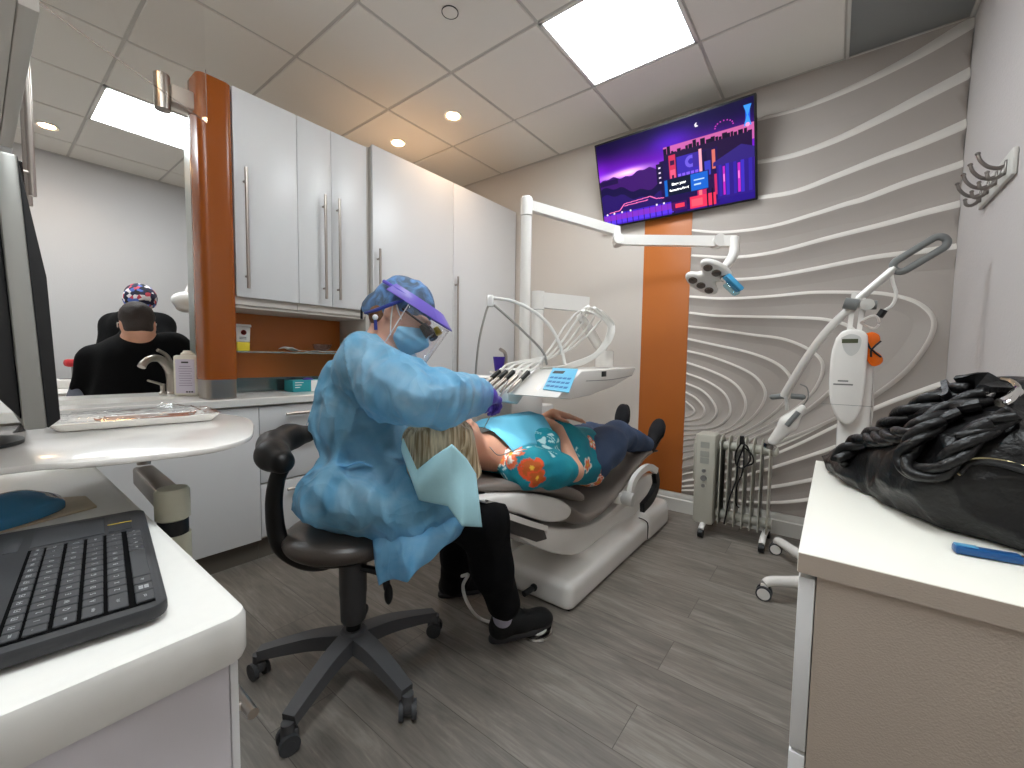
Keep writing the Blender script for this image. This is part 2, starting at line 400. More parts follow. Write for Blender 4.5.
# ceiling: tegular tiles hung in a bar grid of 0.61 m
GX0, GY0, T = -2.4738, 1.1742, .61
gx = [XL]+[GX0+T*i for i in range(-4, 5)]+[XR]; gy = [YF]+[GY0+T*i for i in range(-4, 3)]+[YB]
panels = {(-1.2538, 1.7842), (-4.3038, .5642), (-1.2538, -.6558), (-4.3038, -.6558), (-.6438, -.0458)}  # panels over the desk end and near end beyond are unseen, added as fill
vents = {(-.0338, 2.3942)}
ce = MB(); pan = []; ven = []
def near(a, S_): return any(abs(a[0]-b[0]) < .02 and abs(a[1]-b[1]) < .02 for b in S_)
for i in range(len(gx)-1):
    for j in range(len(gy)-1):
        x0, x1, y0, y1 = gx[i], gx[i+1], gy[j], gy[j+1]
        if near((x0, y0), panels): pan.append((x0, y0, x1, y1)); continue
        if near((x0, y0), vents): ven.append((x0, y0, x1, y1)); continue
        g = .009
        ce.box((x0+g*(i > 0), y0+g*(j > 0), ZC), (x1-g*(i < len(gx)-2), y1-g*(j < len(gy)-2), ZC+.02), .003, seg=1)
struct(ce.build('ceiling', m_tile, smooth=0))
tb = MB()
for x in gx[1:-1]: tb.box((x-.012, YF, ZC+.007), (x+.012, YB, ZC+.025))
for y in gy[1:-1]: tb.box((XL, y-.012, ZC+.0072), (XR, y+.012, ZC+.0252))
for a in ((XL, YF, XR, YF+.018), (XL, YB-.018, XR, YB), (XL, YF, XL+.018, YB), (XR-.018, YF, XR, YB)): tb.box((a[0], a[1], ZC-.003), (a[2], a[3], ZC+.002))
struct(tb.build('trim_1', m_tbar, smooth=0))
struct(MB().box((XL, YF, ZC+.03), (XR, YB, ZC+.08)).build('trim_2', m_tile, smooth=0))
for k, (x0, y0, x1, y1) in enumerate(sorted(pan, key=lambda a: (-a[1], -a[0]))):
    labs = ['square recessed light panel in the ceiling left of the television', 'square recessed light panel in the ceiling of the room beyond the glass', 'added fill light panel in the ceiling right above the keyboard desk end', 'recessed light panel in the ceiling behind the keyboard desk', 'added fill light panel in the ceiling at the near end of the room beyond']
    t = thing('ceiling_light', labs[k], 'ceiling light', ((x0+x1)/2, (y0+y1)/2, ZC))
    fr = MB()
    for a in ((x0, y0, x1, y0+.022), (x0, y1-.022, x1, y1), (x0, y0, x0+.022, y1), (x1-.022, y0, x1, y1)): fr.box((a[0]+.001, a[1]+.001, ZC-.004), (a[2]-.001, a[3]-.001, ZC+.012), .002)
    fr.build('frame', m_white, t); box('diffuser', (x0+.018, y0+.018, ZC-.0005), (x1-.018, y1-.018, ZC+.006), m_lampw, t)
for (x0, y0, x1, y1) in ven:
    t = thing('ceiling_vent', 'dark grey perforated air return tile in the ceiling corner by the right wall', 'vent', ((x0+x1)/2, (y0+y1)/2, ZC))
    fr = MB()
    for a in ((x0, y0, x1, y0+.014), (x0, y1-.014, x1, y1), (x0, y0, x0+.014, y1), (x1-.014, y0, x1, y1)): fr.box((a[0], a[1], ZC-.006), (a[2], a[3], ZC+.01), .002)
    fr.build('frame', m_base, t)
    box('perforated_plate', (x0+.01, y0+.01, ZC+.0), (x1-.01, y1-.01, ZC+.006), mat('vent_plate', rgb(150, 152, 151), .8, bump=.6, bscale=500), t)
dl = [(-2.782, 2.10, 'warm recessed downlight over the tall cabinet, the lower left of the two side by side'), (-2.17, 2.098, 'warm recessed downlight in front of the tall cabinet, nearer the middle of the ceiling'), (-4.696, .405, 'warm recessed downlight in the ceiling of the room beyond the glass')]
for x, y, lb in dl:
    t = thing('downlight', lb, 'downlight', (x, y, ZC))
    MB().lathe([(.046, -.001), (.062, -.006), (.066, -.004), (.066, .003), (.046, .003)], (x, y, ZC), n=36).build('trim_ring', m_white, t)
    MB().lathe([(0, .0), (.03, -.001), (.044, .001), (.045, .004)], (x, y, ZC-.003), n=32).build('bulb', m_warm, t)
    ld = bpy.data.lights.new('downlight_glow', 'SPOT'); lo = bpy.data.objects.new('downlight_glow', ld); COL.objects.link(lo); lo.parent = t; lo.location = (0, 0, -.02)
    ld.energy = 9; ld.color = (1, .70, .46); ld.spot_size = 2.6; ld.spot_blend = .9; ld.shadow_soft_size = .04
c = U(450, 12, z=ZC)
t = thing('smoke_detector_cover', 'small round white cover plate set in the ceiling tile', 'ceiling cover', (c[0], c[1], ZC))
MB().lathe([(0, -.007), (.03, -.007), (.036, -.004), (.037, 0), (.0, 0)], (c[0], c[1], ZC), n=40).build('cover_plate', m_tile, t)
MB().lathe([(.0375, -.0005), (.0375, -.004), (.0405, -.004), (.0405, 0)], (c[0], c[1], ZC), n=40).build('rim', m_seam, t)

# back wall: skirting, orange stripe, carved wave panel
bb = MB()
for a, b in ((XL, XR),):
    bb.prism([(0, 0), (-.02, 0), (-.02, .085), (-.013, .092), (-.013, .118), (-.007, .13), (0, .133)], (a, YB, 0), (0, 1, 0), (0, 0, 1), (1, 0, 0), b-a)
struct(bb.build('baseboard_back', m_base))
struct(MB().prism([(0, 0), (-.018, 0), (-.018, .085), (-.012, .12), (0, .133)], (XR, YF, 0), (1, 0, 0), (0, 0, 1), (0, 1, 0), YB-YF-.02).build('baseboard_right', m_base))
struct(MB().prism([(0, 0), (.018, 0), (.018, .085), (.012, .12), (0, .133)], (XL, YF, 0), (1, 0, 0), (0, 0, 1), (0, 1, 0), YB-YF-.02).build('baseboard_left', m_base))
OX0, OX1 = -1.128, -.804
t = box('orange_wall_panel', (OX0, YB-.012, .134), (OX1, YB, 2.50), m_orange, bev=.003)
tag(t, 'tall narrow orange panel on the back wall below and behind the television', 'wall panel')
YP = YB-.010          # face of the wave panel
wt = thing('wave_wall_panel', 'large pale grey wall panel carved with flowing curved ridges', 'wall panel', (-.18, YB, .134))
box('backing', (OX1+.001, YP, .134), (XR-.001, YB-.001, ZC-.004), m_wave, wt)
curves = [
 ([(758,121.5),(795.5,112),(823,102.6),(865,84.6),(906,64),(934,48.5),(976,23)], 3.2, 11),
 ([(692,172),(725,168),(758,163.7),(795.5,156.7),(837,141.5),(878.7,122),(920,101),(972,74)], 2.8, 10),
 ([(691,205),(725,203),(758,199),(795,193),(837,177.5),(879,161),(920,145.6),(968,125)], 2.6, 8.5),
 ([(692,231),(724,233),(768,228),(812,216),(844,206),(865,200),(906,184.5),(964,165)], 2.6, 6.5),
 ([(692,256),(733,258),(774,253),(826.5,239.5),(885,225),(925,214),(961,205)], 2.6, 6),
 ([(691,279),(734,280),(768,277.6),(812,270),(870,258.6),(920,252.5),(959,247)], 2.6, 5),
 ([(690,297),(724,299),(768,297),(812,293),(856,293),(885,294.5),(914,302),(930,314.5),(932.5,329),(923,349),(903,373),(873,396),(840,416),(800,434),(760,448),(720,460),(683,468)], 2.6, 4.5),
 ([(690,313),(715,316),(753,317),(797,318),(826.5,320),(848.5,326.6),(858,338),(858,350),(850,367),(835,386),(810,408),(780,426),(745,442),(715,451),(683,459)], 2.4, 4),
 ([(689,326.6),(718,330),(753,335),(782.5,339),(806,348),(820.6,359.7),(822,373),(814,390),(800,405),(778,420),(752,434),(722,445),(683,452)], 2.2, 3.2),
 ([(688,339),(718,345.6),(747,352),(772,361),(787,372),(791,383),(787,398),(775,412),(752,428),(725,439),(683,446)], 2.2, 3),
 ([(688,351),(712,357),(738.6,367),(756,377),(765,390),(763.5,402),(753,417),(738,428),(715,436),(684,440)], 2, 2.6),
 ([(687,362.6),(709,370),(730,380),(741.5,391),(746,404),(742,417),(730,428),(712,433),(684,435)], 2, 2.4),
 ([(686,373),(706,380.5),(723,391.5),(730,404),(729,416),(718,426),(704,429),(684,430)], 1.8, 2.2),
 ([(686,383),(702,390),(713,401),(717,412),(711,421),(700,425),(684,425.5)], 1.8, 2),
 ([(686,392),(697,398.5),(704.5,408),(703,416),(695,420),(684,421)], 1.6, 1.8),
 ([(686,401),(693,407),(695,412),(691,416),(684,417)], 1.5, 1.6),
 ([(682,481),(715,475),(762,459),(800,443),(837,425),(890,402),(946,382)], 1.8, 3.6),
 ([(682,486),(720,482),(760,471),(808,456),(850,441),(900,420),(944,404)], 1.8, 3.6),
 ([(682,489.5),(720,490),(760,488),(808,480),(850,468),(900,452),(943,437)], 1.8, 4),
 ([(720,498),(760,502),(800,500),(850,490),(900,474),(942,463)], 1.8, 4),
 ([(682,474),(712,467.5),(752,456),(790,441),(822,425),(850,409)], 1.5, 2.4),
]
def ridge(pts, w0, w1):
    P = smooth_path([U(u, v, y=YB) for u, v in pts], 7); N = len(P); V = []; F = []
    ws = np.interp(np.linspace(0, 1, N), [0, 1], [w0, w1])/150.0
    for i, p in enumerate(P):
        d = P[min(i+1, N-1)]-P[max(i-1, 0)]; d = np.array([d[0], 0, d[2]]); d /= np.linalg.norm(d); up = np.array([-d[2], 0, d[0]])   # left of the path = outward for the loops
        w = ws[i]; h = min(.026, .6*w+.003); x, z = p[0], p[2]
        for a, b in ((w*.55, 0), (w*.15, h*.75), (-w*.25, h), (-w*.45, h*.97), (-w*1.0, h*.62), (-w*2.2, h*.2), (-w*3.2, 0)):
            X = min(max(x+up[0]*a, OX1+.003), XR-.002); Z = min(max(z+up[2]*a, .137), ZC-.006)
            V.append([X, YP-b-.0002, Z])
    n = 7
    for i in range(N-1):
        for k in range(n-1): F.append([i*n+k, i*n+k+1, (i+1)*n+k+1, (i+1)*n+k])
    return V, F, N
rb = MB(); MI = []
for pts, w0, w1 in curves:
    V, F, N = ridge(pts, w0, w1); rb.mesh(V, F)
o = rb.build('carved_ridges', [m_wave, m_ridge_lit], wt, smooth=180)
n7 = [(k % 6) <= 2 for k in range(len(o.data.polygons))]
o.data.polygons.foreach_set('material_index', [1 if b else 0 for b in n7])  # outer bevel faces get the painted lit tone, the rest the panel colour

struct(box('wall_near', (-2.25, -.46, .80), (-.846, -.335, 2.46), m_wallb))
# coat hooks on the right wall
hk = thing('coat_hook_rail', 'white wall board with four brushed nickel double coat hooks on the right wall', 'coat rack', (XR, 2.35, 1.6))
a = U(1020, 146, x=XR); b = U(981, 213, x=XR)
y0, y1 = 2.135, 2.555
def hz(y): return 1.79+(y-2.16)*(1.675-1.79)/(2.541-2.16)
zc_ = 1.735
MB().box((XR-.016, y0, zc_-.045), (XR-.001, y1, zc_+.045), .006).build('board', m_base, hk)
m_hook = mat('dark_nickel', rgb(128, 122, 118), .3, metal=.8)
for i in range(4):
    y = y0+.055+i*(y1-y0-.11)/3
    h = MB(); h.box((XR-.022, y-.009, zc_-.028), (XR-.015, y+.009, zc_+.022), .003)
    h.tube([(XR-.02, y, zc_+.002), (XR-.038, y, zc_+.0), (XR-.06, y, zc_+.012), (XR-.078, y, zc_+.036), (XR-.085, y, zc_+.058)], [.0075, .0068, .006, .0055], 8)
    h.ell((XR-.086, y, zc_+.062), (.008, .008, .006), n=12, m=8)
    h.tube([(XR-.02, y, zc_-.006), (XR-.026, y, zc_-.024), (XR-.042, y, zc_-.034), (XR-.056, y, zc_-.028), (XR-.06, y, zc_-.012)], [.0075, .0068, .006, .0055], 8)
    h.ell((XR-.06, y, zc_-.008), (.007, .007, .006), n=12, m=8)
    h.build('hook', m_hook, hk)
X1, Y1, Z1 = np.array([1., 0, 0]), np.array([0, 1., 0]), np.array([0, 0, 1.])
def bar_handle(p0, p1, out, parent, r=.0075, st=.032, name='handle', inset=.06):
    """steel bar handle between p0 and p1, standing off along out from the door face"""
    p0 = np.array(p0, float); p1 = np.array(p1, float); out = np.array(out, float); m = MB()
    m.cyl(p0+out*st, p1+out*st, r, n=14); d = (p1-p0); L = np.linalg.norm(d); d = d/L
    for s_ in (inset, L-inset): m.cyl(p0+d*s_+out*.001, p0+d*s_+out*st, r*.75, n=10)
    return m.build(name, m_steel, parent)
# ---------------- tall cabinets against the left, front face x = -2.287
XC = -2.287
def tall(y0, y1, lab, hy, hz0, hz1):
    t = thing('tall_cabinet', lab, 'cabinet', ((XC-.3), (y0+y1)/2, 0))
    box('body', (XC-.60, y0+.001, .0), (XC-.021, y1-.001, 2.335), m_under, t)
    d = box('door', (XC-.02, y0+.002, .10), (XC, y1-.002, 2.342), m_cab, t, bev=.002)
    bar_handle((XC, hy, hz0), (XC, hy, hz1), X1, d)
    box('kick_panel', (XC-.0215+.0, y0+.001, .0), (XC-.012, y1-.001, .098), m_kick, t)
tall(1.535, 2.222, 'tall white cabinet beside the wall units, its top behind the head of the seated person', 1.568, .78, 1.72)
tall(2.222, 2.985, 'tall white cabinet at the corner next to the dental unit posts', 2.242, .72, 1.66)
t = box('filler_strip', (XC-.35, 1.508, .843), (XC-.035, 1.533, 2.33), m_under); tag(t, 'narrow grey filler strip between the wall units and the tall cabinet', 'filler strip')
# ---------------- wall units: underside at z 1.337
XU = -2.30
def wallunit(y0, y1, doors, lab):
    t = thing('wall_cabinet', lab, 'cabinet', (XU-.17, (y0+y1)/2, 1.337))
    box('body', (XU-.36, y0+.001, 1.30), (XU-.021, y1-.001, 2.305), m_under, t)
    for (a, b, hy, h0, h1) in doors:
        d = box('door', (XU-.02, a+.0015, 1.337), (XU, b-.0015, 2.315), m_cab, t, bev=.002)
        bar_handle((XU, hy, h0), (XU, hy, h1), X1, d)
hzz = lambda u, v: U(u, v, x=XU+.03)
wallunit(.792, 1.090, [(.792, 1.090, .835, hzz(246, 288)[2], hzz(245, 167)[2])], 'white wall cabinet with one long handle next to the orange column')
wallunit(1.090, 1.505, [(1.090, 1.279, hzz(326, 250)[1], hzz(327, 299)[2], hzz(326, 195)[2]), (1.279, 1.505, hzz(340, 250)[1], hzz(340, 300)[2], hzz(340, 199)[2])], 'white two-door wall cabinet with its long handles side by side')
t = box('light_pelmet', (XU-.62, .80, 1.285), (XU-.03, 1.50, 1.299), m_under); tag(t, 'beige under-cabinet board below the wall units', 'shelf board')
# ---------------- orange column, jamb, backsplash, glass shelf
def rrect(x0, y0, x1, y1, r, n=5):
    P = []
    for cx, cy, a in ((x1-r, y1-r, 0), (x0+r, y1-r, 1), (x0+r, y0+r, 2), (x1-r, y0+r, 3)):
        for k in range(n+1): t = (a+k/n)*PI/2; P.append((cx+r*math.cos(t), cy+r*math.sin(t)))
    return P
col_ = thing('orange_column', 'rounded glossy orange column at the end of the wall cabinets', 'column', (-2.34, .72, .86))
MB().prism(rrect(-2.44, .653, -2.282, .789, .03), (0, 0, .935), X1, Y1, Z1, 1.37).build('shaft', mat('orange_gloss', rgb(148, 76, 18), .25, var=.04, vscale=4), col_, smooth=40)
MB().prism(rrect(-2.43, .658, -2.288, .784, .02), (0, 0, .845), X1, Y1, Z1, .089).build('base_block', m_steel, col_, smooth=40)
t = box('partition_post', (-2.93, .765, .846), (-2.62, .805, 2.30), mat('pale_metal', rgb(176, 182, 178), .35, metal=.3), bev=.004); tag(t, 'pale metal post standing behind the orange column', 'post')
t = box('partition_wall_board', (-2.92, .806, .0), (-2.905, 3.0, 2.33), m_under); t.name = 'partition_board'; tag(t, 'tall board backing the cabinets', 'partition')
t = box('orange_backsplash', (-2.64, .792, .925), (-2.62, 1.505, 1.284), m_orange); tag(t, 'wide orange splashback between counter and wall cabinets', 'splashback')
t = box('mirror_upstand', (-2.635, .81, .846), (-2.62, 1.505, .924), mat('smoked_mirror', rgb(120, 130, 130), .15, metal=.8)); tag(t, 'low smoky mirrored strip along the back of the counter', 'splashback')
t = box('glass_shelf', (-2.618, .793, 1.066), (-2.43, 1.50, 1.074), mat('shelf_glass', rgb(160, 185, 180), .05, alpha=.45)); tag(t, 'thin glass shelf in front of the orange splashback', 'shelf')
# ---------------- counter and base cabinets
XK = -2.25
ct = thing('countertop', 'long white countertop with a built-in sink below the wall cabinets', 'countertop', (-2.55, .5, .80))
sx, sy, sa, sb = -2.545, .36, .155, .24      # sink ellipse
def counter_top():
    bm = MB(); out = [(-2.92, -1.3), (XK, -1.3), (XK, 1.533), (-2.92, 1.533)]
    n = 48; V = []; F = []
    def ray(t):
        dx, dy = math.cos(t), math.sin(t); s_ = 1e9
        for lim, d, c in ((XK, dx, sx), (-2.92, dx, sx), (1.533, dy, sy), (-1.3, dy, sy)):
            if abs(d) > 1e-6:
                q = (lim-c)/d
                if q > 0: s_ = min(s_, q)
        return sx+dx*s_, sy+dy*s_
    angs = sorted([2*PI*k/n for k in range(n)]+[math.atan2(b-sy, a-sx) % (2*PI) for a, b in out]); n = len(angs)
    rings = [[(*ray(t), .806) for t in angs], [(*ray(t), .836) for t in angs]]
    rings[1] = [(x-(.004 if x > XK-.001 else 0), y, .842) for x, y, _ in rings[1]]
    rings.insert(1, [(x, y, .838) for x, y, _ in rings[0]])
    for f, z in ((1.0, .842), (.985, .838), (.93, .80), (.80, .745), (.5, .72), (.12, .715)): rings.append([(sx+sa*f*math.cos(t), sy+sb*f*math.sin(t), z) for t in angs])
    for r in rings: V += r
    for i in range(len(rings)-1):
        for k in range(n): F.append([i*n+k, i*n+(k+1) % n, (i+1)*n+(k+1) % n, (i+1)*n+k])
    F.append([(len(rings)-1)*n+k for k in range(n)])
    return bm.mesh(V, F)
counter_top().build('worktop', m_quartz, ct, smooth=30)
MB().lathe([(.02, .003), (.016, .001), (0, .001)], (sx, sy, .7155)).build('drain', m_chrome, ct)
def basecab(y0, y1, fronts, lab):
    t = thing('base_cabinet', lab, 'cabinet', (-2.55, (y0+y1)/2, 0))
    box('body', (-2.90, y0+.001, .11), (-2.292, y1-.001, .70), m_under, t)
    box('kick_panel', (-2.88, y0+.001, 0), (-2.315, y1-.001, .108), m_kick, t)
    box('top_rail', (-2.89, y0+.001, .785), (-2.30, y1-.001, .8055), m_seam, t) if False else None
    box('top_rail', (-2.31, y0+.001, .705), (-2.293, y1-.001, .8055), m_under, t)
    for f in fronts:
        if f[0] == 'door':
            d = box('door', (-2.291, f[1]+.0015, f[3]), (-2.27, f[2]-.0015, f[4]), m_cab, t, bev=.002); h = f[5]
            if h: bar_handle((-2.27, h, .45), (-2.27, h, .74), X1, d)
        else:
            d = box('drawer', (-2.291, f[1]+.0015, f[3]), (-2.27, f[2]-.0015, f[4]), m_cab, t, bev=.002)
            zc = f[4]-.045; bar_handle((-2.27, f[1]+.12, zc), (-2.27, f[2]-.12, zc), X1, d, st=.028)
basecab(-.6, .255, [('door', -.6, .255, .112, .795, None)], 'white base cabinet under the sink behind the tray table')
basecab(.255, .868, [('door', .255, .868, .112, .795, None)], 'plain white base cabinet door left of the drawer unit')
basecab(.868, 1.533, [('drawer', .868, 1.533, .655, .795), ('drawer', .868, 1.533, .405, .645), ('drawer', .868, 1.533, .125, .395)], 'white three-drawer base unit behind the stool')
# ---------------- faucet, soap bottle
f0 = U(165, 394, z=.842)
f0 = U(173, 394, x=-2.78); f0[2] = .842
fa = thing('faucet', 'brushed nickel single-lever faucet at the sink', 'faucet', f0)
fb = MB(); fb.lathe([(.034, 0), (.034, .004), (.027, .012), (.026, .07), (.029, .11), (.024, .135), (0, .14)], f0, n=28)
fb.build('body', m_steel, fa)
dir_ = np.array([.6, -.8, 0])
MB().tube([f0+Z1*.10+dir_*.0, f0+Z1*.15+dir_*.03, f0+Z1*.185+dir_*.075, f0+Z1*.185+dir_*.13, f0+Z1*.165+dir_*.165, f0+Z1*.145+dir_*.18], [.024, .022, .018, .016, .016, .017], 16).build('spout', m_steel, fa)
MB().tube([f0+Z1*.13, f0+Z1*.165+dir_*.01, f0+Z1*.205+dir_*.035, f0+Z1*.23+dir_*.085], [.018, .013, .009, .008], 12).build('lever', m_steel, fa)
g0 = f0+np.array([.04, -.03, 0])+dir_*.0
g0 = U(163, 396, x=-2.74); g0[2] = .842
t = thing('sink_dispenser', 'small nickel dispenser nozzle on the counter beside the faucet', 'dispenser', g0)
MB().lathe([(.018, 0), (.018, .01), (.010, .018), (.010, .05), (.012, .055), (0, .058)], g0, n=20).build('pump', m_steel, t)
MB().tube([g0+Z1*.05, g0+Z1*.062+dir_*.03, g0+Z1*.078+dir_*.085], [.007, .006, .005], 10).build('nozzle', m_steel, t)
s0 = U(189, 396, x=-2.60); s0[2] = .842
sb_ = thing('soap_bottle', 'square white bottle with a printed label beside the faucet', 'bottle', s0)
m_bottle = mat('bottle_white', rgb(226, 221, 208), .4)
ang = -.5; bx = np.array([math.sin(.62), math.cos(.62), 0]); by = np.array([-bx[1], bx[0], 0])
MB().obox(s0+Z1*.103, bx, by, Z1, (.105, .07, .205), .012).build('body', m_bottle, sb_)
MB().lathe([(.03, 0), (.028, .01), (.02, .016), (.018, .024), (0, .025)], s0+Z1*.205, n=24).build('cap', m_bottle, sb_)
lb = MB().obox(s0+Z1*.10-by*.0353, bx, by, Z1, (.080, .0008, .17)).build('label_sheet', mat('label_paper', rgb(205, 198, 212), .6), sb_)
lm = MB()
for k in range(9): lm.obox(s0+Z1*(.150-k*.012)-by*.0359+bx*(.001*(k % 3)), bx, by, Z1, (.056 if k % 3 else .048, .0005, .003))
lm.build('print_lines', mat('label_ink', rgb(150, 140, 160), .7), lb)
lm = MB(); lm.obox(s0+Z1*.17-by*.0359, bx, by, Z1, (.03, .0005, .008))
for k in range(3): lm.obox(s0+Z1*.022-by*.0359+bx*(.006+k*.011), bx, by, Z1, (.008, .0005, .007))
lm.build('print_marks', m_seam, lb)
# ---------------- things on the glass shelf and counter
c = U(243, 350, x=-2.50); c = np.array([-2.50, c[1]-.005, 1.0745])
t = thing('sharps_container', 'white and yellow sharps container with a red symbol on the glass shelf', 'container', c)
sc = MB(); sc.mi = 0; sc.prism([(-.03, .048), (.03, .048), (.034, .125), (-.034, .125)], c-Y1*.0+X1*.028, Y1, Z1, -X1, .056, .004); sc.build('body', m_white, t)
MB().prism([(-.028, 0), (.028, 0), (.03, .047), (-.03, .047)], c+X1*.028, Y1, Z1, -X1, .056, .004).build('yellow_base', mat('yellow_plastic', rgb(235, 212, 60), .4), t)
MB().prism([(-.038, .126), (.038, .126), (.036, .14), (-.036, .14)], c+X1*.032, Y1, Z1, -X1, .064, .003).build('lid', m_white, t)
sm = MB(); q = c+X1*.0286+Z1*.097
for k in range(3):
    a_ = PI/2+k*2*PI/3; sm.lathe([(.0035, 0), (.0075, 0), (.0075, .0006), (.0035, .0006)], q+.0065*(math.cos(a_)*Y1+math.sin(a_)*Z1), X1, 16)
sm.lathe([(.012, 0), (.0135, 0), (.0135, .0006), (.012, .0006)], q, X1, 24)
sm.build('hazard_symbol', mat('red_ink', rgb(176, 40, 30), .5), t)
lm = MB()
for k in range(2): lm.box((c[0]+.028, c[1]-.02, c[2]+.062+k*.008), (c[0]+.0287, c[1]+.012, c[2]+.065+k*.008))
lm.build('print_lines', m_seam, t)
p0 = U(283, 350, x=-2.52)[1]; p1 = U(342, 351, x=-2.52)[1]
def paperf(u, v):
    y = p0+(p1-p0)*u; return [-2.58+.12*v+.01*math.sin(u*9), y, 1.0785+.006*abs(math.sin(u*11+v*3))+.02*math.exp(-((u-.05)/.06)**2)]
t = MB().grid(paperf, 40, 8, .002).build('paper_towel', mat('paper_white', rgb(226, 222, 216), .8), smooth=180); tag(t, 'crumpled white paper sheet lying on the glass shelf', 'paper')
c = U(322, 347, x=-2.52); c = np.array([-2.52, c[1], 1.088])
t = MB().lathe([(.022, 0), (.045, .014), (.056, .038), (.0575, .038), (.047, .012), (.022, -.002)], c, n=36).build('clear_bowl', glossy_clear('bowl_plastic', (.85, .8, .78, 1), .3)); tag(t, 'clear plastic bowl on the paper on the glass shelf', 'bowl')
m_teal = mat('teal_card', rgb(42, 150, 158), .5)
def glovebox(y0, y1, xf, lab, whitepanel, lid):
    t = thing('glove_box', lab, 'box', (xf-.05, (y0+y1)/2, .842))
    box('carton', (xf-.11, y0, .8425), (xf, y1, .91), m_teal, t, bev=.001)
    if whitepanel: box('front_label', (xf, y0+(y1-y0)*.66, .8435), (xf+.0008, y1-.001, .909), m_white, t)
    else: box('front_label', (xf, y0+.03, .865), (xf+.0008, y0+.07, .885), m_white, t)
    lm = MB()
    for k in range(3): lm.box((xf, y0+.012, .895-k*.014), (xf+.0009, y0+.06-.01*k, .899-k*.014))
    lm.build('print_lines', m_white, t)
    if lid: MB().ell(((xf-.05), y0+(y1-y0)*.7, .912), (.025, .03, .01)).build('glove_tuft', mat('violet_nitrile', rgb(92, 70, 170), .5), t)
ya = U(293, 385, x=-2.46)[1]; yb_ = U(320, 385, x=-2.46)[1]
glovebox(ya, yb_, -2.46, 'teal and white glove box on the counter, the one with a violet glove on top', True, True)
glovebox(yb_+.004, yb_+.2, -2.462, 'plain teal glove box on the counter partly behind the seated person', False, False)
t = thing('dark_bottle', 'small dark pump bottle on the glass shelf at the end of the splashback', 'bottle', (-2.50, 1.47, 1.0745))
MB().lathe([(.018, 0), (.018, .06), (.008, .07), (.008, .08)], (-2.50, 1.47, 1.0745), n=20).build('body', mat('navy_plastic', rgb(38, 42, 62), .4), t)
MB().lathe([(.01, .0805), (.01, .095), (0, .097)], (-2.50, 1.47, 1.0745), n=16).build('pump', m_white, t)
# ---------------- spotlights on brackets and the clear sheet
def spot(c, r, L, lab, arm, lit):
    t = thing('spotlight', lab, 'spotlight', c-Z1*L/2); c = np.array(c)
    MB().lathe([(r*.8, -L/2), (r, -L/2), (r, L/2-.004), (r-.004, L/2), (0, L/2)], c, n=36).build('housing', m_chrome if False else m_steel, t)
    MB().lathe([(0, 0), (r*.78, .0), (r*.8, .006)], c-Z1*(L/2-.004), n=28).build('lens', m_warm if lit else m_black, t)
    arm.build('bracket', m_under, t)
c1 = U(162, 92, x=-2.36)
a1 = MB(); a1.box((c1[0]-.03, c1[1]+.028, c1[2]-.035), (c1[0]+.03, .654, c1[2]+.04), .004)
spot(c1, .029, .15, 'round steel spotlight on a bracket beside the orange column', a1, False)
c2 = U(84, -28, x=-2.2)
a2 = MB(); a2.cyl(c2+Z1*.07, (c2[0], c2[1], ZC), .008)
spot(c2, .036, .12, 'lit steel spotlight hanging at the top left edge of the picture', a2, False)
q = c2-Z1*.06
ln = MB().ell(q, (.036, .036, .012)).build('lamp_glow', m_warm, [o for o in S.objects if o.name.startswith('spotlight') and o.type == 'EMPTY'][-1])
A_ = U(207, 123, x=-2.265); dsh = np.array([.56, -.82, 0]); dsh /= np.linalg.norm(dsh)
B_ = A_+dsh*.70
gs = thing('hanging_clear_sheet', 'clear plastic screen hung from the ceiling in front of the orange column', 'screen', (A_+B_)/2)
nrm_ = np.array([dsh[1], -dsh[0], 0])
MB().mesh([*(A_+nrm_*.002, B_+nrm_*.002, (*(B_+nrm_*.002)[:2], ZC), (*(A_+nrm_*.002)[:2], ZC)), *(A_-nrm_*.002, B_-nrm_*.002, (*(B_-nrm_*.002)[:2], ZC), (*(A_-nrm_*.002)[:2], ZC))],
          [[0, 1, 2, 3], [7, 6, 5, 4], [0, 4, 5, 1], [1, 5, 6, 2], [3, 2, 6, 7], [0, 3, 7, 4]]).build('pane', m_glassy, gs, smooth=0)
MB().tube([A_, B_], .003, 6, 0).tube([A_, (A_[0], A_[1], 2.31)], .002, 6, 0).build('edge', mat('acrylic_edge', rgb(205, 185, 175), .3, alpha=.3), gs)
# ---------------- writing desk on the left, with keyboard
ZD = .785
m_desk = m_quartz
kx = -.478; ky = .172
dk = thing('desk', 'white desk with a thick rounded top holding the keyboard', 'desk', (-1.2, -.2, 0))
poly = rrect(-2.24, -.95, kx, ky, .022, 6)
bm_ = MB(); bm_.prism(poly, (0, 0, ZD-.054), X1, Y1, Z1, .054, .009); bm_.build('desktop', m_desk, dk, smooth=40)
box('end_panel', (kx-.030, -.90, .0), (kx-.014, ky-.018, ZD-.0545), m_beige if False else mat('lilac_grey_laminate', rgb(206, 202, 206), .5), dk, bev=.002)
dw = box('drawer', (-1.0, ky-.0175, .12), (kx-.014, ky-.0095, ZD-.058), m_cab, dk, bev=.002)
hp = U(240, 715, y=ky+.02)
MB().cyl((kx-.055, ky+.018, hp[2]+.03), (kx-.32, ky+.018, hp[2]+.03), .0065).cyl((kx-.08, ky-.012, hp[2]+.03), (kx-.08, ky+.022, hp[2]+.03), .005).cyl((kx-.28, ky-.012, hp[2]+.03), (kx-.28, ky+.022, hp[2]+.03), .005).build('handle', m_steel, dw)
box('carcass', (-2.2, -.88, .11), (kx-.031, ky-.020, ZD-.0545), m_under, dk)
box('kick_panel', (-2.2, -.86, 0), (kx-.08, ky-.09, .108), m_kick, dk)
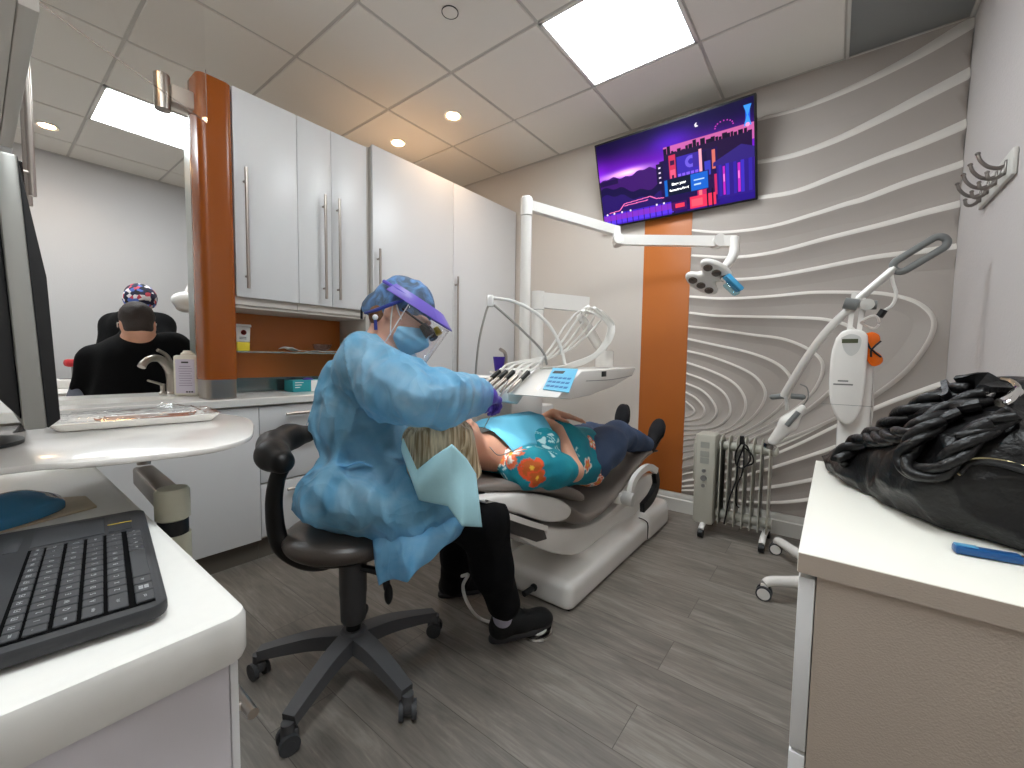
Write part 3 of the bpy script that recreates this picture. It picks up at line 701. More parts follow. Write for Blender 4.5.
# keyboard frame from the photographed corners
kz = ZD+.001
ka = U(168, 603, z=kz+.012); kb = U(145, 515, z=kz+.012)
ku = kb-ka; ku[2] = 0; ku /= np.linalg.norm(ku)            # along the long side, to the far end
kv = np.array([-ku[1], ku[0], 0]);
if kv[1] > 0: kv = -kv                                       # across, towards the left of the picture
k0 = ka.copy(); k0[2] = kz
KL, KW = float(np.linalg.norm((kb-ka)[:2]))+.03, .142
k0 = k0-ku*.012
def K(a, b, z=0): return k0+ku*a+kv*b+Z1*z
kbd = thing('keyboard', 'dark grey wireless keyboard with touchpad on the desk', 'keyboard', K(KL/2, KW/2, 0))
def kpoly(a0, b0, a1, b1, r): return rrect(a0, b0, a1, b1, r, 5)
m_kb = mat('keyboard_grey', rgb(50, 51, 54), .5, bump=.04, bscale=400); m_key = mat('key_grey', rgb(60, 61, 64), .6)
KB2 = MB(); KB2.prism(kpoly(0, 0, KL, KW+.04, .016), K(0, 0, .0035), ku, kv, Z1, .0155, .004); KB2.build('case', m_kb, kbd, smooth=40)
box_ = MB().obox(K(KL*.37, .062, .0192), ku, kv, Z1, (KL*.68, .105, .0008)).build('key_well', mat('key_well_black', rgb(8, 8, 9), .95, spec=.1), kbd)
ks = KL*.80/14.6
rows = [('space', .006, [('ctrl', 1.25), ('\u229e', 1.1), ('alt', 1.1), (' ', 4.6), ('alt', 1.0), ('fn', .9), ('<', .85), ('v', .85), ('>', .85)]),
        ('z', .026, [('shift', 1.9)]+[(c_, 1) for c_ in 'ZXCVBNM,./']+[('^', .8)]),
        ('a', .044, [('caps', 1.45)]+[(c_, 1) for c_ in "ASDFGHJKL;'"]+[('ent', 1.3)]),
        ('q', .062, [('tab', 1.25)]+[(c_, 1) for c_ in 'QWERTYUIOP[]']),
        ('1', .080, [('`', .9)]+[(c_, 1) for c_ in '1234567890-=']+[('<-', .8)]),
        ('f', .097, [('esc', .9)]+[('F%d' % n_, 1) for n_ in range(1, 13)]+[('del', .7)])]
m_leg = mat('key_print', rgb(165, 167, 170), .6)
for rn, bb_, keys in rows:
    tot = sum(w for _, w in keys); a = .012; kk = KL*.66/tot; hgt = .0155 if rn != 'f' else .0115
    for lab, w in keys:
        m_ = MB(); m_.mi = 0; cen = K(a+kk*w/2, bb_+hgt/2+.003, .0208)
        m_.obox(cen, ku, kv, Z1, (kk*w-.0024, hgt-.0006, .0024), .0008, seg=1)
        if lab == '\u229e':
            m_.mi = 1
            for i in (-1, 1):
                for j in (-1, 1): m_.obox(cen+ku*i*.0022+kv*j*.0022+Z1*.00125, ku, kv, Z1, (.0036, .0036, .0003))
        elif lab.strip():
            V, F = text_obj(None, lab, .0062 if len(lab) < 3 else .0042, None, cen+Z1*.00125-kv*0, ku, kv, depth=.0001); m_.mi = 1; m_.mesh(V, F)
        m_.build('key', [m_key, m_leg], kbd, smooth=0); a += kk*w
tp = MB().obox(K(KL*.85, .080, .0192), ku, kv, Z1, (KL*.22, .068, .0006)).build('touchpad', m_key, kbd)
MB().obox(K(KL*.85, .030, .0193), ku, kv, Z1, (KL*.22, .024, .0008), .0002).build('touchpad_button', m_kb, kbd)
MB().obox(K(KL*.83, .030, .0198), ku, kv, Z1, (.0025, .026, .0006)).build('yellow_stripe', mat('yellow_print', rgb(205, 178, 60), .5), kbd)
MB().obox(K(KL*.80, .130, .0192), ku, kv, Z1, (.05, .012, .0008), .0002).build('media_button', m_key, kbd)
# mouse wrapped in blue plastic on a paper pad
m0 = U(25, 520, z=ZD)
q1, q2, q3, q4 = U(97, 504, z=ZD), U(92, 500, z=ZD), U(-40, 500, z=ZD), U(-10, 536, z=ZD)
t = MB().prism([(a[0], a[1]) for a in (U(97, 508, z=ZD), U(86, 498, z=ZD), U(-60, 508, z=ZD), U(-40, 545, z=ZD))], (0, 0, ZD+.0005), X1, Y1, Z1, .004, .001).build('mouse_pad', mat('pad_print', rgb(192, 176, 150), .6, var=.25, vscale=25)); tag(t, 'thin tan printed mouse pad on the desk beyond the keyboard', 'mouse pad')
cm = U(12, 512, z=ZD+.02); hd = U(68, 490, z=ZD+.02)-U(-20, 516, z=ZD+.02); hd /= np.linalg.norm(hd); sd_ = np.cross(Z1, hd)
ms = thing('computer_mouse', 'computer mouse wrapped in crinkled blue plastic on the mouse pad', 'mouse', (cm[0], cm[1], ZD+.005))
R_ = np.array([hd, sd_, np.cross(hd, sd_)]).T
f = SDF(cm-.11, cm+.11, .0025); f.ell(cm-Z1*.004, (.062, .034, .028), R_, k=0); f.plane_cut((0, 0, ZD+.0065), -Z1, .001); f.build('mouse_body', m_black, ms)
f = SDF(cm-.12, cm+.12, .0025); f.ell(cm-Z1*.004, (.068, .038, .034), R_, k=0); f.ell(cm-hd*.05, (.04, .03, .014), R_, k=.02)
f.disp(lambda P: folds(P, hd, 40, .005, 3)); f.plane_cut((0, 0, ZD+.0055), -Z1, .001)
f.build('plastic_wrap', mat('blue_film', rgb(62, 130, 172), .12, alpha=.85, coat=.5), ms)
# ---------------- tray table on its arm
ZT = .90
e1 = U(254, 425, z=ZT); c_t = np.array([-1.24, -.03, ZT]); 
t = thing('tray_table', 'white oval table top on a grey jointed arm, above the far end of the desk', 'table', (-1.22, .1, ZT-.35))
pts = [(254, 424), (250, 436), (215, 447), (150, 455), (80, 462), (0, 468)]
near_ = [U(u, v, z=ZT)[:2] for u, v in pts]; far_ = [U(u, v, z=ZT)[:2] for u, v in ((-60, 440), (0, 431), (60, 424), (130, 415), (190, 412), (235, 415), (250, 419))]
near_ += [np.array([near_[-1][0]+.01, -.28])]; far_ = [np.array([far_[0][0]-.01, -.28])]+far_[1:]
loop = smooth_path([np.array([p[0], p[1], 0]) for p in near_+far_+[near_[0]]], 4)[:-1]
MB().prism([(p[0], p[1]) for p in loop], (0, 0, ZT-.010), X1, Y1, Z1, .010, .003).build('table_top', m_wht2, t, smooth=40)
pv = U(143, 462, z=ZT-.03)
m_arm = mat('sage_plastic', rgb(190, 188, 168), .4); 
cA = U(144, 464, z=.815)*np.array([1, 1, 0]); cB = U(172, 489, z=.815)*np.array([1, 1, 0])
MB().lathe([(.012, .815), (.012, .875), (.018, .877), (.018, ZT-.0105)], cA, n=28).build('pivot', m_steel, t)
dA = (cB-cA)/np.linalg.norm(cB-cA); sA = np.cross(Z1, dA); LA = np.linalg.norm(cB-cA)
MB().obox((cA+cB)/2+Z1*.79, dA, sA, Z1, (LA+.02, .036, .040), .006).build('arm', m_steel, t)
MB().lathe([(.020, 0), (.0255, .004), (.0255, .052), (.022, .057), (0, .058)], cB+Z1*.760, n=32).build('joint_cover', m_arm, t)
MB().lathe([(.0225, 0), (.0225, .026)], cB+Z1*.735, n=28).build('dark_collar', m_black, t)
MB().lathe([(.0255, 0), (.0255, .73)], cB+Z1*.005, n=32).build('column', m_arm, t)
# instrument tray in a plastic bag
cn = [U(62, 420, z=ZT), U(97, 440, z=ZT), U(216, 429, z=ZT), U(172, 408, z=ZT)]
ctr = sum(cn)/4; ia = cn[2]-cn[1]; ia /= np.linalg.norm(ia); ib = np.cross(Z1, ia)
L_, W_ = .275, .17
t = thing('instrument_tray', 'white tray of dental instruments sealed in clear film on the oval table', 'tray', (*ctr[:2], ZT))
def rr_ring(a, b, r, z, n=6): return [ctr*np.array([1, 1, 0])+ia*p+ib*q+Z1*(ZT+z) for p, q in rrect(-a, -b, a, b, r, n)]
R1 = [rr_ring(L_/2*.9, W_/2*.86, .015, .001), rr_ring(L_/2, W_/2, .02, .016), rr_ring(L_/2-.003, W_/2-.003, .019, .0165), rr_ring(L_/2*.9-.004, W_/2*.86-.004, .014, .003)]
V = sum(R1, []); n = len(R1[0]); F = [[i*n+k, i*n+(k+1) % n, (i+1)*n+(k+1) % n, (i+1)*n+k] for i in range(3) for k in range(n)]+[list(range(3*n, 4*n)), list(range(n))[::-1]]
MB().mesh(V, F).build('tray_body', m_wht2, t)
m_cop = mat('copper_metal', rgb(165, 110, 85), .3, metal=1)
for k in range(6):
    a0 = ctr*np.array([1, 1, 0])+Z1*(ZT+.009)+ib*(-.02+.013*k)+ia*(-.06+.008*(k % 3)); a1_ = a0+ia*.14+ib*(.006*((k*7) % 5-2))
    MB().tube([a0-ia*.012+Z1*.004, a0, lerp(a0, a1_, .5), a1_, a1_+ia*.012+Z1*.005], [.0008, .0024, .0030, .0024, .0008], 8).build('instrument', m_cop if k % 2 else m_chrome, t)
def bagf(u, v):
    p = ctr*np.array([1, 1, 0])+ia*(u-.5)*(L_+.0)+ib*(v-.5)*(W_+.0); e = min(u, 1-u, v, 1-v)
    P = np.array([p[0], p[1], 0]); n_ = vnoise(P, 60, 2)*.6+vnoise(P, 130, 5)*.4
    return [p[0], p[1], ZT+.0185+.005*abs(n_)+(.006 if e > .1 else .0)+.02*max(0, math.exp(-((u-.72)**2+(v-.98)**2)/.008))]
MB().grid(bagf, 50, 34).build('plastic_film', glossy_clear('film', (1, 1, 1, 1), .6, .12), t, smooth=180)
# ---------------- monitor with its stand
tM, bM = np.array([-.86, .040, 1.312]), np.array([-.80, .050, .956])
mon = thing('monitor', 'black computer monitor with a silver edge at the left border, seen from its side', 'monitor', (-1.05, .0, ZD))
up_ = (tM-bM)/np.linalg.norm(tM-bM); mx_ = -X1; no_ = np.cross(up_, mx_); no_ /= np.linalg.norm(no_)
if no_[1] < 0: no_ = -no_
Hm = np.linalg.norm(tM-bM); mc = bM+up_*Hm/2+mx_*.27
MB().obox(mc-no_*.004, mx_, no_, up_, (.54, .020, Hm), .003).build('bezel', mat('silver_plastic', rgb(150, 149, 144), .35, metal=.4), mon)
MB().obox(mc+no_*.0085, mx_, no_, up_, (.53, .004, Hm-.012), .001).build('screen', mat('screen_glass', rgb(14, 12, 13), .1), mon)
MB().prism([(-Hm/2+.012, 0), (Hm/2-.012, 0), (Hm/2-.06, .016), (.02, .022), (-Hm/2+.05, .022)], mc+mx_*-.255-no_*.0143, up_, -no_, mx_, .51, .003).build('rear_housing', m_black, mon)
MB().prism([(-Hm/2, 0), (Hm/2, 0), (.02, .014), (-Hm/2+.01, .012)], mc+mx_*-.268+no_*.0062, up_, no_, mx_, .012, .001).build('screen_rim', m_black, mon)
nb = mc*np.array([1, 1, 0])-no_*np.array([1, 1, 0])*.085; nb[2] = 0
MB().tube([mc-no_*.03-up_*.02, mc-no_*.06-up_*.06, nb+Z1*(ZT+.16)], .016, 12).build('neck', m_black, mon)
MB().cyl(nb+Z1*(ZT+.18), nb+Z1*(ZT+.012), .018).lathe([(.09, 0), (.09, .006), (.03, .014), (0, .014)], nb+Z1*(ZT+.001)).build('stand', m_black, mon)
t = MB().tube([U(29, 408, d=.86), U(27, 420, d=.84), U(17, 434, d=.80), U(-3, 446, d=.76), U(-40, 462, d=.74)], .0065, 10).build('monitor_cable', m_black); tag(t, 'black cable curving down from the monitor to the left border', 'cable')
# ---------------- wall cupboards over the desk (top left corner)
t = thing('overhead_cupboard', 'grey-bottomed overhead cupboard above the monitor in the top left corner', 'cabinet', (-1.05, -.15, 1.5))
box('body', (-1.45, -.33, 1.50), (-.845, .052, 2.45), m_under, t)
box('door', (-1.448, .053, 1.498), (-.847, .072, 2.45), m_under, t, bev=.002)
t = thing('overhead_cupboard', 'overhead cupboard with two long steel handles beyond the monitor', 'cabinet', (-1.85, -.15, 1.5))
box('body', (-2.2, -.33, 1.50), (-1.452, .052, 2.45), m_under, t)
for i, (a, b) in enumerate(((-1.80, -1.452), (-2.2, -1.80))):
    d = box('door', (a+.001, .053, 1.498), (b-.001, .072, 2.45), m_cab, t, bev=.002)
    hx = a+.06 if i == 0 else b-.06
    bar_handle((hx, .072, 1.475), (hx, .072, 2.0), Y1, d, r=.008, st=.045)
t = box('cupboard_back_panel', (-2.24, -.36, .0), (-.845, -.335, 2.46), m_under); tag(t, 'tall grey panel behind the overhead cupboards', 'panel')
bpy.data.objects.remove(t)
# ---------------- file cabinet on the right
RZ = .80
ra = U(800, 551, z=RZ); rb_ = U(815, 460, z=RZ)
cbx = thing('side_cabinet', 'low white-topped cabinet in the bottom right corner carrying the handbag', 'cabinet', (.21, 1.0, 0))
x0, y0_, y1_ = -.027, .674, 1.345
box('top_board', (x0, y0_, RZ-.028), (XR-.002, y1_, RZ), m_quartz if False else mat('cream_top', rgb(240, 238, 228), .3), cbx, bev=.0015)
box('top_edge', (x0+.001, y0_-.0015, RZ-.0275), (XR-.002, y0_-.0001, RZ-.001), m_beige, cbx)
box('carcass', (x0+.022, y0_+.003, .0), (XR-.002, y1_-.003, RZ-.029), m_beige, cbx)
for a, b in ((.52, .765), (.27, .514), (.03, .264)):
    d = box('drawer', (x0+.002, y0_+.004, a), (x0+.021, y1_-.004, b), m_cab, cbx, bev=.002)
# pen on the cabinet
pa, pb = U(953, 548, z=RZ+.006), U(1022, 560, z=RZ+.006); pd = (pb-pa)/np.linalg.norm(pb-pa); ps = np.cross(Z1, pd)
t = thing('blue_marker', 'short flat blue plastic marker lying in front of the handbag', 'marker', (*((pa+pb)/2)[:2], RZ))
MB().obox((pa+pb)/2+Z1*.0006, pd, ps, Z1, (np.linalg.norm(pb-pa), .016, .011), .003).build('barrel', mat('blue_plastic', rgb(28, 82, 140), .3), t)
MB().obox(pa+pd*.012+Z1*.0066, pd, ps, Z1, (.022, .010, .0015), .0005).build('clip', mat('blue_light', rgb(90, 160, 200), .3), t)
MB().obox(pb+pd*.004, pd, ps, Z1, (.006, .012, .009), .001).build('tip', mat('copper_tip', rgb(190, 120, 80), .3, metal=1), t)
def Upl(u, v, p0, n):
    r = RM @ np.array([(u-512)/FPX, -(v-384)/FPX, 1.0]); o = np.array([0, 0, CAM_H]); n = np.array(n, float)
    return o+r*float(((np.array(p0)-o)@n)/(r@n))
# ================= television with a neon city picture
TL, TR, BL, BR = np.array([-1.432, 2.768, 2.577]), np.array([-.428, 2.768, 2.577]), np.array([-1.424, 2.948, 2.038]), np.array([-.421, 2.948, 2.038])
tv = thing('television', 'large wall television tilted down above the orange panel, showing a neon purple city', 'television', (-.926, 2.9, 2.3))
tu = (TL-BL)/np.linalg.norm(TL-BL); tn = np.cross(X1, tu); tn = tn if tn[1] < 0 else -tn; TH = np.linalg.norm(TL-BL); TW = 1.004; tc_ = (TL+TR+BL+BR)/4
MB().obox(tc_-tn*.02, X1, tn, tu, (TW, .036, TH), .004).build('casing', m_black, tv)
MB().obox(tc_-tn*.05, X1, tn, tu, (TW*.6, .03, TH*.5), .01).build('rear_cover', m_black, tv)
wb = MB(); wb.obox((tc_[0], YB-.03, 2.30), X1, Y1, Z1, (.22, .03, .26), .003); wb.cyl((tc_[0], YB-.03, 2.30), tc_-tn*.06, .02); wb.build('wall_bracket', m_black, tv)
NX, NY = 420, 236
def rgbl(r, g, b): return np.array([lin(r), lin(g), lin(b)])
def paint():
    X, Y = np.meshgrid(np.arange(NX+1)/NX, np.arange(NY+1)/NY, indexing='ij')       # Y up
    im = np.zeros((NX+1, NY+1, 3))
    def fill(mk, c, a=1.0): im[mk] = im[mk]*(1-a)+rgbl(*c)*a
    def rect(x0, x1, y0, y1, c, a=1.0): fill((X > x0) & (X < x1) & (Y > y0) & (Y < y1), c, a)
    sky = np.clip(Y, 0, 1)[..., None]; hor = .62-.10*X
    g = np.exp(-((Y-hor)/.17)**2)[..., None]; im[:] = rgbl(16, 6, 58)*(sky**1.0)+rgbl(44, 18, 110)*(1-sky)
    im += g*rgbl(130, 20, 215)*.9+np.exp(-(((X-.2)/.14)**2+((Y-.60)/.035)**2))[..., None]*rgbl(255, 190, 235)*1.3
    P = np.stack([X*6, Y*4, X*0], -1); n = vnoise(P, 1.3, 4)[..., None]; im *= 1+.45*n
    cl = (np.exp(-(((X-.52)/.12)**2+((Y-.80)/.10)**2)))[..., None]; im += cl*rgbl(90, 30, 220)*.5
    # far skyline (right) with lights behind
    rng = np.random.RandomState(3)
    fill((X > .47) & (Y < .76) & (Y > .6), (225, 110, 170), .75)
    x = .47
    while x < .99:
        w = rng.uniform(.012, .03); h = .685+rng.uniform(0, .085)-.02*(x > .9); rect(x, x+w, .5, h, (22, 10, 40)); x += w+rng.uniform(0, .006)
    rect(.47, .99, .48, .68, (34, 14, 58))
    # hills, far left
    hill = .575-.35*(X-.25)**2+.02*np.sin(X*23)+.01*np.sin(X*71); fill((Y < hill) & (X < .5), (62, 22, 105))
    hill = .41+.06*np.sin(X*11+1)+.018*np.sin(X*47); fill((Y < hill) & (X < .52), (24, 14, 66)); fill((Y < hill-.09) & (X < .5), (40, 20, 100))
    rect(.0, .14, .50, .56, (20, 12, 58), .8)
    # tower blocks in the middle
    rect(.44, .80, .08, .62, (30, 12, 74)); rect(.415, .46, .30, .60, (24, 12, 60))
    for k in range(4): rect(.43, .445, .38+k*.055, .395+k*.055, (240, 220, 250))
    rect(.50, .545, .30, .66, (205, 50, 90)); rect(.508, .537, .55, .60, (60, 20, 70)); rect(.506, .54, .34, .50, (235, 90, 130)); rect(.515, .53, .38, .44, (50, 15, 60))
    rect(.55, .69, .40, .62, (58, 40, 170)); d = np.hypot((X-.64)*1.78, Y-.54); fill((d < .065) & (d > .03), (110, 90, 220)); rect(.65, .69, .47, .62, (60, 40, 150))
    for k in range(5): rect(.555+k*.027, .575+k*.027, .405, .435, (130, 90, 240))
    rect(.69, .705, .34, .64, (255, 170, 190)); rect(.71, .76, .30, .60, (26, 12, 60)); rect(.735, .775, .36, .62, (34, 16, 70)); rect(.765, .785, .40, .60, (215, 110, 100)); rect(.72, .755, .34, .50, (60, 60, 190))
    rect(.53, .66, .28, .39, (225, 50, 110)); rect(.555, .64, .30, .345, (90, 25, 110))
    # classical building on the right
    rect(.79, 1, .06, .42, (46, 26, 130)); fill((X > .77) & (Y < .46+.12*(1-np.abs(X-.93)/.16)) & (Y > .42), (50, 34, 120))
    for k in range(5):
        xx = .80+k*.042; rect(xx, xx+.018, .09, .42, (62, 44, 190) if k % 2 else (52, 34, 160)); 
        if k in (1, 3): rect(xx-.018, xx-.004, .10, .40, (190, 40, 190)); rect(xx-.015, xx-.008, .24, .32, (255, 130, 220))
    rect(.67, .79, .12, .34, (200, 40, 100)); rect(.68, .70, .14, .32, (255, 120, 130)); rect(.73, .775, .10, .35, (40, 14, 70))
    # bridge and train on the left
    for (xa, ya, xb, yb) in ((.05, .16, .13, .17), (.13, .17, .17, .24), (.17, .24, .36, .26), (.36, .26, .40, .22), (.40, .22, .45, .21), (.17, .215, .34, .225)):
        L = math.hypot(xb-xa, yb-ya); t_ = np.clip(((X-xa)*(xb-xa)+(Y-ya)*(yb-ya))/L**2, 0, 1); dd = np.hypot(X-xa-t_*(xb-xa), (Y-ya-t_*(yb-ya))); fill(dd < .0045, (255, 120, 190))
    rect(.0, .50, .0, .145, (70, 36, 200)); 
    for k in range(12): rect(.01+k*.042, .014+k*.042, .0, .14, (24, 10, 70)); rect(.015+k*.042, .05+k*.042, .02, .06, (96, 60, 235), .8)
    fill((Y > .06) & (Y < .13) & (X < .5), (170, 60, 200), .45)
    for xx in (.03, .085, .145, .21, .40, .45): fill(np.hypot((X-xx)*1.78, Y-.145) < .012, (250, 235, 255))
    rect(.50, .60, .03, .13, (70, 16, 90)); rect(.525, .585, .06, .11, (255, 60, 90)); rect(.62, .78, .02, .15, (240, 50, 90)); rect(.63, .70, .04, .12, (255, 90, 110)); rect(.80, 1, 0, .07, (40, 20, 130))
    rect(.60, .79, .0, .02, (60, 20, 120)); rect(.725, .735, 0, .2, (20, 8, 40)); rect(.755, .765, 0, .2, (20, 8, 40))
    fill((np.hypot((X-.685)*1.78, Y-.895) < .022) & ~(np.hypot((X-.695)*1.78, Y-.903) < .019), (250, 240, 255))
    rect(.955, .98, .76, .94, (30, 90, 230)); fill((np.abs(X-.967) < .018*np.abs((Y-.84)/.1)+.003) & (Y > .74) & (Y < .94), (60, 150, 255)); fill(np.hypot((X-.967)*1.78, Y-.75) < .02, (255, 160, 210))
    for k in range(9):
        a = PI*k/8; fill(np.hypot((X-.84-.05*math.cos(a))*1.78, Y-.80-.055*math.sin(a)) < .007, (200, 60, 190))
    # billboard
    rect(.455, .745, .205, .405, (25, 16, 80)); rect(.462, .738, .215, .395, (14, 22, 48)); rect(.462, .482, .215, .395, (20, 100, 200)); rect(.632, .738, .215, .395, (24, 98, 205))
    for yy in (.318, .270): rect(.65, .715-.02*(yy < .3), yy, yy+.014, (190, 220, 250))
    return im
im = paint(); PX, PY = np.meshgrid(np.arange(NX+1)/NX-.5, np.arange(NY+1)/NY-.5, indexing='ij')
SV = (tc_+tn*.0)[None, None]+X1*PX[..., None]*(TW-.022)+tu*PY[..., None]*(TH-.024)+tn*-.0012
idx = np.arange((NX+1)*(NY+1)).reshape(NX+1, NY+1); SF = np.stack([idx[:-1, :-1], idx[1:, :-1], idx[1:, 1:], idx[:-1, 1:]], -1).reshape(-1, 4)
cols = np.concatenate([im, np.ones(im.shape[:2]+(1,))], -1).reshape(-1, 4)
m_scr = attr_mat('screen_picture', .6, emit=.95); m_scr.node_tree.nodes['Principled BSDF'].inputs['Specular IOR Level'].default_value = .15
scr = link_mesh('screen', SV.reshape(-1, 3), SF, m_scr, tv, smooth=0, cols=cols)
def tvp(a, b): return tc_+X1*(a-.5)*(TW-.022)+tu*(b-.5)*(TH-.024)+tn*.0006
m_txt = mat('screen_text', (1, 1, 1, 1), .5, emis=(1, 1, 1, 1), es=1.0)
tsz = .0205
text_obj('caption', 'Binge your', tsz, m_txt, tvp(.557, .335), X1, tu, scr, depth=.0003, bold=.0006)
text_obj('caption', 'favourites Free!', tsz*.93, m_txt, tvp(.557, .27), X1, tu, scr, depth=.0003, bold=.0006)
# ================= oil heater
hy, hx0, hx1 = 2.76, -.628, -.335
ht = thing('oil_heater', 'off-white oil-filled radiator on castors standing by the wave wall', 'heater', ((hx0+hx1)/2, hy, 0))
m_heat = mat('heater_enamel', rgb(186, 184, 172), .35)
cbx0, cbx1 = hx0-.02, hx0+.095
f = MB(); f.obox(((cbx0+cbx1)/2, hy-.02, .345), X1, Y1, Z1, (cbx1-cbx0, .15, .55), .018); f.build('control_box', m_heat, ht)
f = MB(); f.obox((cbx0-.008, hy+.01, .45), X1, Y1, Z1, (.022, .11, .26), .008); f.build('side_pocket', m_heat, ht)
pm = MB()
for z_, s_ in ((.555, .036), (.50, .036), (.46, .036)): pm.obox(((cbx0+cbx1)/2, hy-.0955, z_), X1, Y1, Z1, (.05, .001, s_))
pm.build('vent_print', mat('heater_print', rgb(165, 166, 158), .5), ht)
for z_, r_ in ((.40, .011), (.355, .017), (.31, .011)): MB().lathe([(0, .012), (r_, .012), (r_, 0)], ((cbx0+cbx1)/2, hy-.095, z_), -Y1, 20).build('knob', m_grey, ht)
for k in range(7):
    xk = cbx1+.022+k*.0415
    f = MB(); f.obox((xk, hy-.0, .335), X1, Y1, Z1, (.006, .13, .50), .003)
    f.prism([(-.065, -.25), (.065, -.25), (.07, -.23), (.07, .22), (.055, .262), (.02, .28), (-.02, .28), (-.055, .262), (-.07, .22), (-.07, -.23)], (xk-.003, hy, .335), Y1, Z1, X1, .006, .002)
    f.cyl((xk-.021, hy, .55), (xk+.021, hy, .55), .028, n=16).cyl((xk-.021, hy, .13), (xk+.021, hy, .13), .028, n=16)
    f.build('fin', m_heat, ht)
MB().ell((cbx1+.022+6*.0415+.021, hy, .55), (.018, .027, .027)).build('end_cap', m_heat, ht)
for xk in (cbx0+.06, cbx1+.022+6*.0415-.01):
    f = MB(); f.tube([(xk, hy-.13, .048), (xk, hy-.09, .068), (xk, hy, .072), (xk, hy+.09, .068), (xk, hy+.13, .048)], .016, 10); ft = f.build('foot', m_white, ht)
    for s_ in (-1, 1):
        MB().cyl((xk-.014, hy+s_*.125, .026), (xk+.014, hy+s_*.125, .026), .025, n=22).build('castor', m_black, ft)
MB().tube([U(*q, y=hy-.10) for q in ((742, 436), (744, 445), (738, 462), (736, 480), (729, 500), (724, 524))], .0045, 8).tube([U(*q, y=hy-.105) for q in ((742, 442), (736, 452), (736, 464), (743, 468), (750, 460), (748, 448), (743, 443))], .0045, 8).tube([U(*q, y=hy-.102) for q in ((744, 445), (743, 470), (737, 486), (736, 503), (739, 508))], .0045, 8).tube([U(*q, y=hy-.10) for q in ((745, 448), (752, 455), (753, 463), (746, 466))], .0045, 8).build('power_cord', m_black, ht)
MB().obox(U(742, 440, y=hy-.10), X1, Y1, Z1, (.022, .02, .05), .005).build('plug', m_black, ht)
# ================= whitening lamp on a wheeled stand
LY = 2.35
lp = thing('whitening_lamp', 'white mobile whitening lamp with a long curved arm in front of the wave wall', 'lamp', (.06, LY, 0))
W = lambda u, v, dy=0: U(u, v, y=LY+dy)
m_silver = mat('pearl_metal', rgb(205, 203, 198), .3, metal=.3)
m_gripg = mat('grip_grey', rgb(118, 120, 119), .5)
cb = W(852, 440); cbx = cb[0]
MB().prism(rrect(cbx-.055, LY-.045, cbx+.055, LY+.045, .03), (0, 0, .07), X1, Y1, Z1, W(850, 360)[2]-.07).build('column', m_wht2, lp)
for a in (35, 130, 215, 322):
    d = np.array([math.cos(math.radians(a+5)), math.sin(math.radians(a+5)), 0]); L = .42 if a == 130 else .36
    if a == 130: e = U(776, 546, z=.045); e[2] = 0; d = (e-np.array([cbx, LY, 0])); L = np.linalg.norm(d); d /= L
    if a == 35: L = .28
    if a == 322: L = .26
    p = np.array([cbx, LY, 0]); lg = MB().tube([p+d*.03+Z1*.08, p+d*L*.6+Z1*.078, p+d*(L-.03)+Z1*.082, p+d*L+Z1*.07], [.03, .026, .022, .018], 12).build('leg', m_wht2, lp)
    s_ = np.cross(Z1, d); c_ = p+d*L
    w_ = MB().cyl(c_+Z1*.032-Y1*.022, c_+Z1*.032-Y1*.008, .031, n=28).cyl(c_+Z1*.032+Y1*.008, c_+Z1*.032+Y1*.022, .031, n=28).build('castor', m_dkgrey, lg)
    MB().cyl(c_+Z1*.032-Y1*.0235, c_+Z1*.032-Y1*.0225, .025, n=28).obox(c_+Z1*.05, X1, Y1, Z1, (.03, .014, .04), .004).build('hub_cap', m_wht2, lg)
rl = MB(); rl.sweep([W(850, 345), W(857, 292)], [(-.018, -.012), (.0, -.012), (.0, .012), (-.018, .012)], -Y1, 0); rl.sweep([W(860, 345), W(866, 298)], [(-.018, -.012), (.0, -.012), (.0, .012), (-.018, .012)], -Y1, 0)
rl.build('upright', m_wht2, lp)
poly = [(836, 338), (843, 331), (856, 329), (866, 333), (868, 345), (864, 395), (858, 416), (848, 425), (838, 420), (831, 405), (829, 385), (831, 355)]
V2 = smooth_path([W(*q, -.09) for q in poly+poly[:1]], 4)[:-1]
MB().prism([(p[0], p[2]) for p in V2], (0, LY-.10, 0), X1, Z1, Y1, .10, .012).build('console', m_wht2, lp, smooth=50)
sx_ = [W(841, 338, -.10), W(851, 334, -.10), W(861, 338, -.10), W(859, 350, -.10), W(851, 356, -.10), W(844, 350, -.10)]
V2 = smooth_path(sx_+sx_[:1], 4)[:-1]; MB().prism([(p[0], p[2]) for p in V2], (0, LY-.1035, 0), X1, Z1, Y1, .004).build('control_panel', mat('panel_grey', rgb(206, 206, 202), .5), lp)
a_, b_ = W(842, 339.5, -.104), W(858, 343, -.104); box('display', (a_[0], LY-.1052, b_[2]), (b_[0], LY-.1036, a_[2]+.002), mat('lcd_green', rgb(82, 88, 66), .2), lp)
lm = MB()
for k, (wd, vv) in enumerate(((.035, 381), (.065, 384.5))): q = W(843, vv, -.104); lm.box((q[0]-wd/2, LY-.1012, q[2]-.003), (q[0]+wd/2, LY-.1, q[2]+.003))
lm.build('printed_lines', m_grey, lp)
MB().obox((W(846, 405, -.1)[0], LY-.1005, W(846, 405, -.1)[2]), X1, Y1, Z1, (.17, .001, .0015)).build('cover_seam', m_grey, lp)
MB().tube([W(783, 397), W(793, 380), W(808, 356), W(826, 332), W(845, 313), W(862, 300)], .017, 14).tube([W(857, 300), W(895, 268)], .0165, 14, 0).build('arm', m_silver, lp)
MB().cyl(W(844, 303, -.03), W(858, 305, -.03), .024, n=24).cyl(W(862, 305, -.03), W(877, 305, -.03), .019, n=24).build('pivot', m_gripg, lp)
